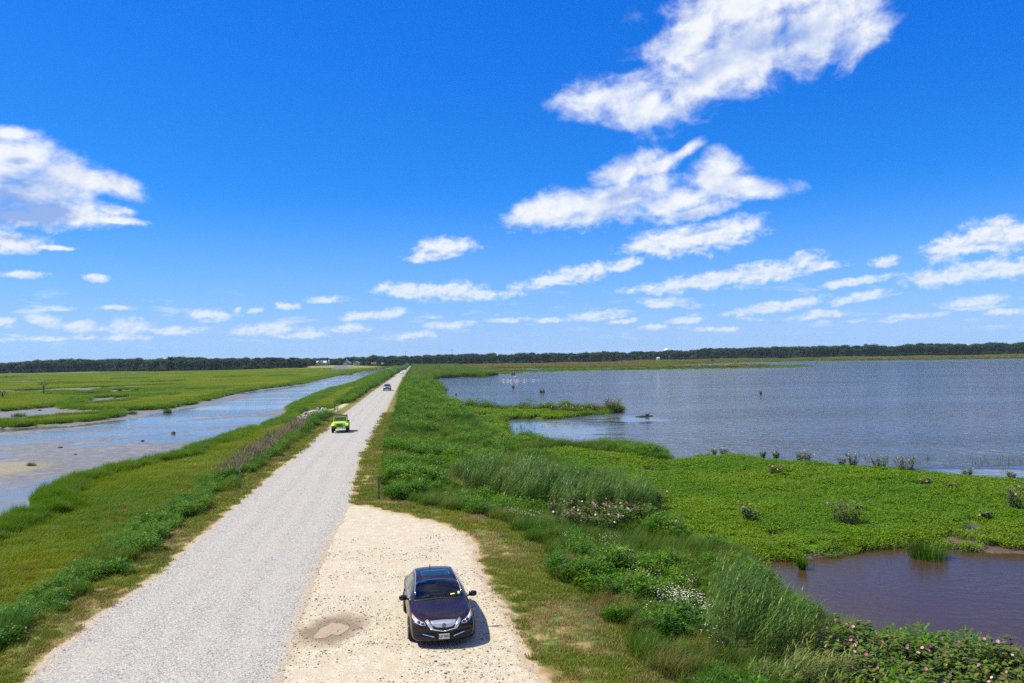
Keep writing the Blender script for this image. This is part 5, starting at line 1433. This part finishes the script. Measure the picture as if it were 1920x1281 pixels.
def boulders():
    m_, N = new_mat('riprap stone'); MATS['stone'] = m_
    n = N.noise(coords(N), 3, 5, .65)
    finish(N, bsdf(N, N.mix(N.ramp(n, .3, .7), (0.10, 0.10, 0.105), (0.34, 0.33, 0.32)), .85, 0, .3, bump(N, n, .5, .05)))
    meshes = []
    for k in range(6):
        bm = bmesh.new()
        bmesh.ops.create_icosphere(bm, subdivisions=3, radius=.5)
        off = rng.random(3) * 50
        planes = [(Vector(rng.normal(size=3)).normalized(), rng.uniform(.26, .40)) for _ in range(9)]
        for v in bm.verts:
            for nrm, d in planes:
                e = v.co.dot(nrm) - d
                if e > 0: v.co -= nrm * e * .92
            v.co *= 1 + .05 * math.sin(v.co.x * 17 + off[0]) * math.sin(v.co.y * 15 + off[1])
        meshes.append(bm_mesh(bm, 'boulder'))
        meshes[-1].materials.append(MATS['stone'])
    a = [(562, 788), (570, 784), (577, 781), (584, 777.5), (590, 775), (596, 771.5), (601, 769), (606, 767)]
    lab = 'grey riprap boulder in the rock pile by the small sandy cove left of the road'
    for i in range(42):
        u = rng.uniform(0, len(a) - 1.01); j = int(u); f = u - j
        px = a[j][0] + (a[j + 1][0] - a[j][0]) * f; py = a[j][1] + (a[j + 1][1] - a[j][1]) * f
        g = ground([(px, py)], -.5)[0] + rng.normal(size=2) * .55
        z = float(terrain(g[None])['z'][0])
        o = link('boulder', meshes[i % 6], None, None, (float(g[0]), float(g[1]), z + rng.uniform(.02, .22)))
        o.rotation_euler = tuple(rng.random(3) * 6.28); k = rng.uniform(.55, 1.15); o.scale = (k * 1.25, k, k * .8)
        tag(o, lab, 'boulder', 'riprap boulders by the cove')
    # broken slab and a snag in the cove
    def gz(px, py, z=-.5):
        g = ground([(px, py)], z)[0]; return Vector((float(g[0]), float(g[1]), float(terrain(g[None])['z'][0])))
    bm = bmesh.new(); add_box(bm, (0, 0, .28), (1.3, .9, .5), .08); add_box(bm, (.1, 0, .62), (.5, .4, .22), .06)
    bmobj('concrete_block', bm, MATS['stone'], None, False, gz(577.5, 783), .4); tag(bpy.context.scene.objects['concrete_block'], 'squat grey concrete block beside the rock pile', 'block')
    bm = bmesh.new()
    add_tube(bm, [(0, 0, -.1), (.02, 0, .6), (-.10, .05, 1.2), (-.22, .05, 1.75)], [.12, .10, .07, .03], 8)
    add_tube(bm, [(-.02, 0, .75), (.18, .05, 1.0), (.26, .05, 1.25)], [.06, .04, .02], 6)
    tag(bmobj('dead_snag', bm, MATS['bark'], None, True, gz(628, 773)), 'dark broken tree snag between the rock pile and the road', 'snag')
    # dark rocks and stumps lying on the mud and in the lake
    lumps = [(113, 840, .38, 'dark rock on the wet mud near the middle of the creek'), (142, 853, .26, 'small dark rock on the mud right of the sandbar'), (268, 827, .3, 'dark rock at the water streak in mid creek'), (389, 828, .25, 'small dark stub in the water by the near marsh edge'), (325, 813, .45, 'flat dark driftwood in the middle of the creek'), (75, 771, .5, 'dark lump on the mud of the marsh channel')]
    for px, py, sz, lb in lumps:
        g = ground([(px, py)], WATER)[0]
        z = max(float(terrain(g[None])['z'][0]), WATER)
        o = link('mud_rock', meshes[int(px) % 6].copy(), None, None, (float(g[0]), float(g[1]), z + sz * .15)); o.scale = (sz * 1.7, sz, sz * .8)
        o.data.materials.clear(); o.data.materials.append(MATS['bark']); tag(o, lb, 'rock')
    for px, py, w, h_, lb in [(1016, 736.5, 1.15, .85, 'dark double stump standing in the lake, nearest of the stumps left of the open water'), (962, 727.5, .7, .8, 'small dark stump in the lake between the gull bar and the double stump'), (1426, 739.5, .5, .8, 'lone dark stump far out in the open lake'), (855, 741, .4, .45, 'tiny dark stub in the lake near its left shore'), (962, 702.5, 1.9, 1.3, 'dark blocky stump at the far left end of the lake')]:
        g = ground([(px, py)], WATER)[0]
        bm = bmesh.new()
        for k in range(3):
            dx = (k - 1) * w * .3
            add_tube(bm, [(dx, 0, -.4), (dx + .05, 0, h_ * (.5 if k == 1 else .8) * .6), (dx * 1.2, .02, h_ * (.62 if k == 1 else 1))], [w * .30, w * .24, w * .12], 9)
        tag(bmobj('lake_stump', bm, MATS['bark'], None, False, (float(g[0]), float(g[1]), WATER)), lb, 'stump')

def bird_mesh(body, neck, head, z0=0.0):
    """standing or swimming bird, facing +x; length about 1"""
    bm = bmesh.new()
    prof = [(-.52, .30, .015), (-.38, .30, .06), (-.18, .26, .13), (.05, .24, .16), (.22, .28, .13), (.30, .38, .075), (.34, .38 + neck * .5, .05), (.38, .38 + neck, .055), (.44, .40 + neck, .062), (.50, .39 + neck, .035), (.60, .375 + neck, .006)]
    add_tube(bm, [(x, 0, z + z0) for x, z, r_ in prof], [r_ for *_, r_ in prof], 10)
    return bm

def birds():
    M = MATS
    M['white feathers'] = mat_plain('white feathers', (0.75, 0.75, 0.74), .8, 0, .2, .06)
    M['dark feathers'] = mat_plain('dark feathers', (0.05, 0.042, 0.035), .8, 0, .2, .3)
    # duck on a floating log
    g = ground([(1208, 781.5)], WATER)[0]
    bm = bmesh.new(); add_tube(bm, [(-1.3, 0, .02), (-.4, .05, .06), (.5, 0, .07), (1.25, -.05, .04)], [.10, .15, .16, .10], 10)
    tag(bmobj('floating_log', bm, MATS['bark'], None, True, (float(g[0]), float(g[1]), WATER), .1), 'pale log floating in the lake with a duck on it', 'log')
    bm = bird_mesh(1, .16, 1); bmesh.ops.scale(bm, vec=(.75, .75, .75), verts=bm.verts)
    tag(bmobj('duck', bm, M['dark feathers'], None, True, (float(g[0]) + .45, float(g[1]), WATER + .10), .2), 'dark duck sitting on the floating log in the lake', 'duck')
    # gulls resting on a low bar
    b = ground([(925, 713.2), (1030, 713)], WATER)
    c = b.mean(0)
    bm = bmesh.new(); prev = None
    n = 40; ring = []
    for k in range(n):
        a = 2 * math.pi * k / n; rr = 1 + .25 * math.sin(3 * a + 1) + .15 * math.sin(5 * a)
        ring.append((c[0] + math.cos(a) * (b[1][0] - b[0][0]) * .42 * rr, c[1] + math.sin(a) * 3.0 * rr))
    top = [bm.verts.new((c[0] + (x - c[0]) * .8, c[1] + (y - c[1]) * .8, WATER + .06)) for x, y in ring]
    bot = [bm.verts.new((x, y, WATER - .1)) for x, y in ring]
    bm.faces.new(top)
    for k in range(n): bm.faces.new((bot[k], bot[(k + 1) % n], top[(k + 1) % n], top[k]))
    MATS['bar mud'] = mat_plain('bar mud', (0.11, 0.095, 0.08), .7, 0, .3, .3, 1)
    tag(bmobj('mud_bar', bm, MATS['bar mud'], None), 'low pale bar in the far left of the lake where gulls rest', 'sandbar', kind='structure')
    pr = None
    lab = 'white gull resting with others on the low bar in the lake'
    for i in range(26):
        x = c[0] + rng.uniform(-.33, .33) * (b[1][0] - b[0][0]); y = c[1] + rng.uniform(-4.5, 2.5)
        if pr is None:
            bm = bird_mesh(1, .12, 1); bmesh.ops.scale(bm, vec=(1.0,) * 3, verts=bm.verts)
            pr = tag(bmobj('gull', bm, M['white feathers'], None, True, (x, y, WATER - .05), 0), lab, 'gull', 'gulls on the bar'); o = pr
        else:
            o = pr.copy(); COL.objects.link(o); o.location = (x, y, WATER - .05)
        o.rotation_euler = (0, 0, rng.random() * 6.28); k = U(.45, .75, 1)[0]; o.scale = (k, k, k)
    g = ground([(965, 708.6)], WATER)[0]
    o = pr.copy(); COL.objects.link(o); o.location = (float(g[0]), float(g[1]), WATER - .12); o.scale = (1.3, 1.3, 1.5); o.rotation_euler = (0, 0, .3); o.name = 'swan'
    o['label'] = 'larger white bird swimming alone beyond the gull bar'; o['category'] = 'swan'; del o['group']
    # bird in flight, upper left of the treeline
    p = at_dist(34, 652, 240)
    bm = bird_mesh(1, .02, 1)
    for sd in (-1, 1):
        pts = [((-.12, 0, .30), .30), ((-.05, sd * .45, .48), .30), ((-.18, sd * .85, .52), .20), ((-.35, sd * 1.15, .44), .04)]
        prev = None
        for (x, y, z), ch in pts:
            r_ = [bm.verts.new((x + ch * .5, y, z)), bm.verts.new((x, y, z + .03)), bm.verts.new((x - ch * .5, y, z - .01)), bm.verts.new((x, y, z - .02))]
            if prev:
                for i in range(4): bm.faces.new((prev[i], prev[(i + 1) % 4], r_[(i + 1) % 4], r_[i]))
            prev = r_
    bmesh.ops.scale(bm, vec=(.24,) * 3, verts=bm.verts)
    tag(bmobj('flying_bird', bm, M['dark feathers'], None, False, p, 1.3), 'small dark bird flying over the far woods at the left', 'bird')

def posts():
    MATS['old wood'] = mat_plain('weathered wood', (0.16, 0.135, 0.105), .9, 0, .2, .35, 9)
    MATS['dark wood'] = mat_plain('dark post wood', (0.06, 0.05, 0.04), .9, 0, .2, .3, 9)
    g = ground([(710.5, 936)], 0)[0]; z = float(terrain(g[None])['z'][0])
    t = thing('marker_post', 'slim wooden marker post standing in the mown verge right of the road', 'post', (float(g[0]), float(g[1]), z))
    bm = bmesh.new(); add_box(bm, (0, 0, .62), (.10, .10, 1.44), .012); bmobj('post', bm, MATS['old wood'], t)
    bm = bmesh.new(); add_box(bm, (0, 0, 1.355), (.115, .115, .03), .006); bmobj('cap', bm, MATS['dark wood'], t)
    for px, py0, py1, w, lb in ((82, 741, 723, 2.2, 'tall nest platform pole with a ragged nest on top in the left marsh'), (4.5, 748, 738, 1.9, 'shorter nest platform pole at the left edge of the photo')):
        g = ground([(px, py0)], -.75)[0]; d = float(np.hypot(*g))
        h = d / F * (py0 - py1)
        t = thing('nest_pole', lb, 'pole', (float(g[0]), float(g[1]), -.8))
        bm = bmesh.new(); add_cyl(bm, (0, 0, h * .5), .16, .13, h, 'Z', 12); bmobj('pole', bm, MATS['dark wood'], t)
        bm = bmesh.new(); add_box(bm, (0, 0, h), (w, w, .10), .02)
        for sx in (-1, 1): add_tube(bm, [(0, 0, h - 1.1), (sx * w * .42, 0, h - .05)], .06, 6)
        bmobj('platform', bm, MATS['dark wood'], t)
        bm = bmesh.new()
        for k in range(70):
            a = rng.random() * 6.28; r_ = rng.uniform(.2, .5) * w; zz = h + rng.uniform(.06, .5)
            p = Vector((math.cos(a) * r_, math.sin(a) * r_, zz)); q = p + Vector(rng.normal(size=3) * np.array([.32, .32, .11]))
            add_tube(bm, [p, Vector(q)], .025, 4)
        bmobj('nest', bm, MATS['old wood'], t)

def far_buildings():
    M = MATS
    M['white siding'] = mat_plain('white siding', (0.60, 0.61, 0.62), .7, 0, .3, .05)
    M['pale roof'] = mat_plain('pale metal roof', (0.42, 0.45, 0.50), .45, 0, .5, .08)
    M['blue grey roof'] = mat_plain('blue grey shingle', (0.20, 0.23, 0.29), .8, 0, .3, .1)
    M['grey siding'] = mat_plain('grey siding', (0.33, 0.35, 0.38), .8, 0, .3, .08)
    M['tan siding'] = mat_plain('tan boards', (0.42, 0.33, 0.24), .8, 0, .3, .1)
    M['window dark'] = mat_plain('dark window', (0.02, 0.025, 0.03), .1)
    def gable(parent, w, d, h, rise, wall, roof, wins, offset=(0, 0), over=.4, axis='x', door=None):
        ox, oy = offset
        bm = bmesh.new()
        if axis == 'x':
            prof = [(-d / 2, 0), (d / 2, 0), (d / 2, h), (0, h + rise), (-d / 2, h)]
            A = [bm.verts.new((ox - w / 2, oy + y, z)) for y, z in prof]; B = [bm.verts.new((ox + w / 2, oy + y, z)) for y, z in prof]
        else:
            prof = [(-w / 2, 0), (w / 2, 0), (w / 2, h), (0, h + rise), (-w / 2, h)]
            A = [bm.verts.new((ox + x, oy - d / 2, z)) for x, z in prof]; B = [bm.verts.new((ox + x, oy + d / 2, z)) for x, z in prof]
        bm.faces.new(A); bm.faces.new(B[::-1])
        for i in range(5): bm.faces.new((A[i], B[i], B[(i + 1) % 5], A[(i + 1) % 5]))
        bmobj('wall', bm, M[wall], parent)
        bm = bmesh.new(); L = (d if axis == 'x' else w) / 2 + over; k = rise / ((d if axis == 'x' else w) / 2)
        for sd in (-1, 1):
            e0, e1 = (0, h + rise + .04), (sd * L, h + rise - L * k + .04)
            q = []
            for u in (-1, 1):
                for (a, z) in (e0, e1):
                    for dz in (0, .22):
                        if axis == 'x': q.append(bm.verts.new((ox + u * (w / 2 + over), oy + a, z + dz)))
                        else: q.append(bm.verts.new((ox + a, oy + u * (d / 2 + over), z + dz)))
            for f in ((0, 1, 3, 2), (4, 6, 7, 5), (0, 4, 5, 1), (2, 3, 7, 6), (1, 5, 7, 3), (0, 2, 6, 4)): bm.faces.new([q[i] for i in f])
        bmobj('roof', bm, M[roof], parent)
        for x, z, ww, hh in wins:
            bm = bmesh.new(); add_box(bm, (ox + x, oy - d / 2 - .04, z), (ww, .08, hh), .0); bmobj('window', bm, M['window dark'], parent)
        if door:
            x, ww, hh = door; bm = bmesh.new(); add_box(bm, (ox + x, oy - d / 2 - .05, hh / 2), (ww, .1, hh)); bmobj('door', bm, M['white siding'] if wall != 'white siding' else M['window dark'], parent)
    def place(px, py, dist):
        p = at_dist(px, py, dist); return (p.x, p.y, p.z)
    D = 875.0; k = D / F                # metres per photo pixel there
    t = thing('farmhouse', 'white low house with pale metal roof, leftmost of the far buildings', 'house', place(603.5, 684, D), -.1)
    gable(t, 18 * k, 7, 1.9, 1.7, 'white siding', 'pale roof', [(-3, 1.2, 1.3, .9), (3.2, 1.2, 1.3, .9)])
    gable(t, 9 * k, 6, 2.0, 2.3, 'grey siding', 'blue grey roof', [(0, 1.2, 1.6, .9)], offset=(.3, -4), axis='y')
    t = thing('silo', 'short grey silo tower beside the white low house', 'silo', place(617, 683.5, D))
    bm = bmesh.new(); add_cyl(bm, (0, 0, 1.9), .75, .75, 3.8, 'Z', 20); bmobj('wall', bm, M['grey siding'], t)
    bm = bmesh.new(); add_cyl(bm, (0, 0, 4.15), .85, .1, .7, 'Z', 20); bmobj('roof', bm, M['pale roof'], t)
    t = thing('visitor_building', 'blue-grey building with steep roof and white cupola in front of the woods', 'building', place(651, 684.4, D))
    gable(t, 13 * k, 7, 1.6, 2.6, 'grey siding', 'blue grey roof', [(2.0, 1.0, 1.2, .9)], axis='y', door=(-.8, 1.2, 1.6))
    bm = bmesh.new(); add_box(bm, (0, -1, 4.6), (.7, .7, .9), .03); add_cyl(bm, (0, -1, 5.35), .5, .03, .6, 'Z', 4); bmobj('cupola', bm, M['white siding'], t)
    t = thing('shed', 'grey shed with rounded gable right of the cupola building', 'shed', place(668.5, 684.4, D))
    gable(t, 11 * k, 7, 1.9, 1.5, 'grey siding', 'blue grey roof', [(1.1, .9, 1.0, .9)], axis='y', door=(-2.2, 1.0, 1.5))
    t = thing('shelter', 'low tan open shelter with a reddish roof left of the road end', 'shelter', place(701, 684, D))
    M['red roof'] = mat_plain('brown red roof', (0.22, 0.10, 0.06), .8)
    gable(t, 8 * k, 3.5, 1.2, .6, 'tan siding', 'red roof', [(0, .6, 3.0, .7)])
    t = thing('white_shed', 'tiny white shed between the shelter and the road', 'shed', place(717, 683.6, D))
    gable(t, 2.6 * k, 1.6, 1.0, .5, 'white siding', 'blue grey roof', [(0, .5, .4, .4)])
    t = thing('observation_blind', 'small pale blind at the foot of the woods behind the lake', 'hut', place(1234, 675.5, 900))
    gable(t, 2.4, 2.2, 2.0, .8, 'white siding', 'pale roof', [(0, 1.3, 1.4, .5)])
    M['galvanised'] = mat_plain('galvanised steel', (0.30, 0.32, 0.34), .5, .6)
    for px, top, base, lb in ((761, 658, 676, 'thin lattice radio mast above the woods near the road end'), (848, 655, 675, 'lattice radio mast with antenna panels above the woods right of the road')):
        D2 = 1240; p = at_dist(px, base, D2); hh = (base - top) / F * D2
        t = thing('radio_mast', lb, 'mast', (p.x, p.y, p.z))
        bm = bmesh.new(); w0, w1 = .55, .28
        for i in range(3):
            a = i * 2.094; c0 = Vector((math.cos(a) * w0, math.sin(a) * w0, 0)); c1 = Vector((math.cos(a) * w1, math.sin(a) * w1, hh)); add_tube(bm, [c0, c1], .10, 5)
        for s_ in range(10):
            z0, z1 = hh * s_ / 10, hh * (s_ + 1) / 10; w = w0 + (w1 - w0) * s_ / 10
            for i in range(3):
                a, b_ = i * 2.094, (i + 1) * 2.094; add_tube(bm, [(math.cos(a) * w, math.sin(a) * w, z0), (math.cos(b_) * w, math.sin(b_) * w, z1)], .05, 4)
        bmobj('lattice', bm, M['galvanised'], t)
        bm = bmesh.new(); add_cyl(bm, (0, 0, hh + .8), .06, .03, 1.6, 'Z', 6)
        if px > 800:
            for i in range(3): add_box(bm, (math.cos(i * 2.094) * .8, math.sin(i * 2.094) * .8, hh - 1.2), (.35, .35, 2.0), .05)
        bmobj('antenna', bm, M['white siding'], t)
    D3 = 1300; p = at_dist(1250, 668, D3); top = at_dist(1250, 653.5, D3).z - p.z
    t = thing('water_tower', 'white water tower dome just clearing the woods', 'water tower', (p.x, p.y, p.z))
    bm = bmesh.new(); r_ = bmesh.ops.create_uvsphere(bm, u_segments=24, v_segments=14, radius=3.9)
    bmesh.ops.transform(bm, matrix=Matrix.Translation((0, 0, top - 2.7)) @ Matrix.Diagonal((1, 1, .7, 1)), verts=r_['verts']); bmobj('tank', bm, M['white siding'], t, True)
    bm = bmesh.new(); add_cyl(bm, (0, 0, (top - 3) / 2), 1.3, 1.0, top - 3, 'Z', 16); bmobj('stem', bm, M['white siding'], t)

def trees_single():
    """trees that stand out from the wood"""
    spec = [(475, 693.5, 12, 8, 'paler rounded tree in front of the woods above the left marsh', 5, (1.5, 1.0)), (630, 687.5, 8, 12, 'bushy tree beside the silo of the far farm', 3, (1, 1)), (780, 686.5, 9, 14, 'broad tree at the end of the gravel road, right side', 0, (1.3, 1)), (590, 689, 9, 12, 'dark tree at the left of the white low house', 1, (1.1, 1)), (1336, 679.5, 6, 9, 'small rounded bush tree on the far marsh behind the lake', 2, (1, 1))]
    src = list(SRC['tree'].objects)
    for px, py, hpx, wpx, lb, k, _ in spec:
        p = ground([(px, py)], -.4)[0]; d = min(float(np.hypot(*p)), 860); q = p / np.hypot(*p) * d
        z = float(terrain(q[None])['z'][0]); h = hpx * d / F; w = wpx * d / F
        t = thing('broadleaf_tree', lb, 'tree', (float(q[0]), float(q[1]), z), 0)
        o = link('crown', src[k].data.copy(), None, t); o.data.materials.clear(); o.data.materials.append(MATS['bush' if px in (475, 1336) else 'tree'])
        o.scale = (w / 10, w / 10, h / 13); 
        bm = bmesh.new(); add_tube(bm, [(0, 0, -.2), (.05, 0, h * .3), (0, .05, h * .6)], [h * .035, h * .026, h * .012], 8); bmobj('trunk', bm, MATS['bark'], t, True)

def pebbles():
    m_, N = new_mat('pebble'); 
    t = attr(N, 'tint', 'INSTANCER')
    finish(N, bsdf(N, N.mix(t, (0.07, 0.07, 0.07), (0.36, 0.33, 0.28)), .9, 0, .2))
    c = bpy.data.collections.new('pebble'); SRC['pebble'] = c
    for k in range(4):
        bm = bmesh.new(); bmesh.ops.create_icosphere(bm, subdivisions=1, radius=.5)
        for v in bm.verts: v.co *= 1 + rng.uniform(-.25, .2); v.co.z *= .6
        me = bm_mesh(bm, f'pebble_{k}'); me.materials.append(m_); c.objects.link(bpy.data.objects.new(f'pebble_{k}', me))
    P, s = wedge(62, 12, 40, -30, 8, 100, 1, 1)
    T = terrain(P)
    w = NB(P[:, 0] / 1.8, P[:, 1] / 1.8, 3)
    k = ((T['lot'] > .1) & (T['road'] < .1) & (rng.random(len(P)) < np.clip((w - .35) * 3, .05, 1))) | ((T['road'] > -.2) & (T['road'] < .5) & (rng.random(len(P)) < .35))
    sz = .024 + .055 * rng.random(k.sum()) ** 4
    big = rng.random(k.sum()) < .006; sz = np.where(big, .11, sz)
    scatter('loose_stones', 'loose small stones strewn over the sandy pull-off', 'stones', 'pebble', P[k], T['z'][k] + .012, sz, rng.random(k.sum()))

# ------------------------------------------------------------------ put it together
mk_ground_mats(); mk_plant_mats()
build_ground(); build_water()
make_sources()
far_buildings()
build_cars()
posts(); boulders(); birds(); trees_single()
plants_individual()
forest(); vegetation(); pebbles()

# ------------------------------------------------------------------ the air: far woods fade a little towards blue
def haze():
    m_, N = new_mat('haze')
    v = N.n('ShaderNodeVolumePrincipled', {'Color': (0.55, 0.72, 1.0, 1), 'Density': HAZE, 'Anisotropy': 0.0})
    o_ = N.n('ShaderNodeOutputMaterial'); N.link(v.outputs[0], o_.inputs['Volume'])
    bm = bmesh.new(); add_box(bm, (0, 3400, 29.0), (16400, 21000, 66.0))
    tag(bmobj('haze', bm, m_), 'thin summer haze over the marsh', 'haze', kind='stuff')
HAZE = 0.00006
haze()
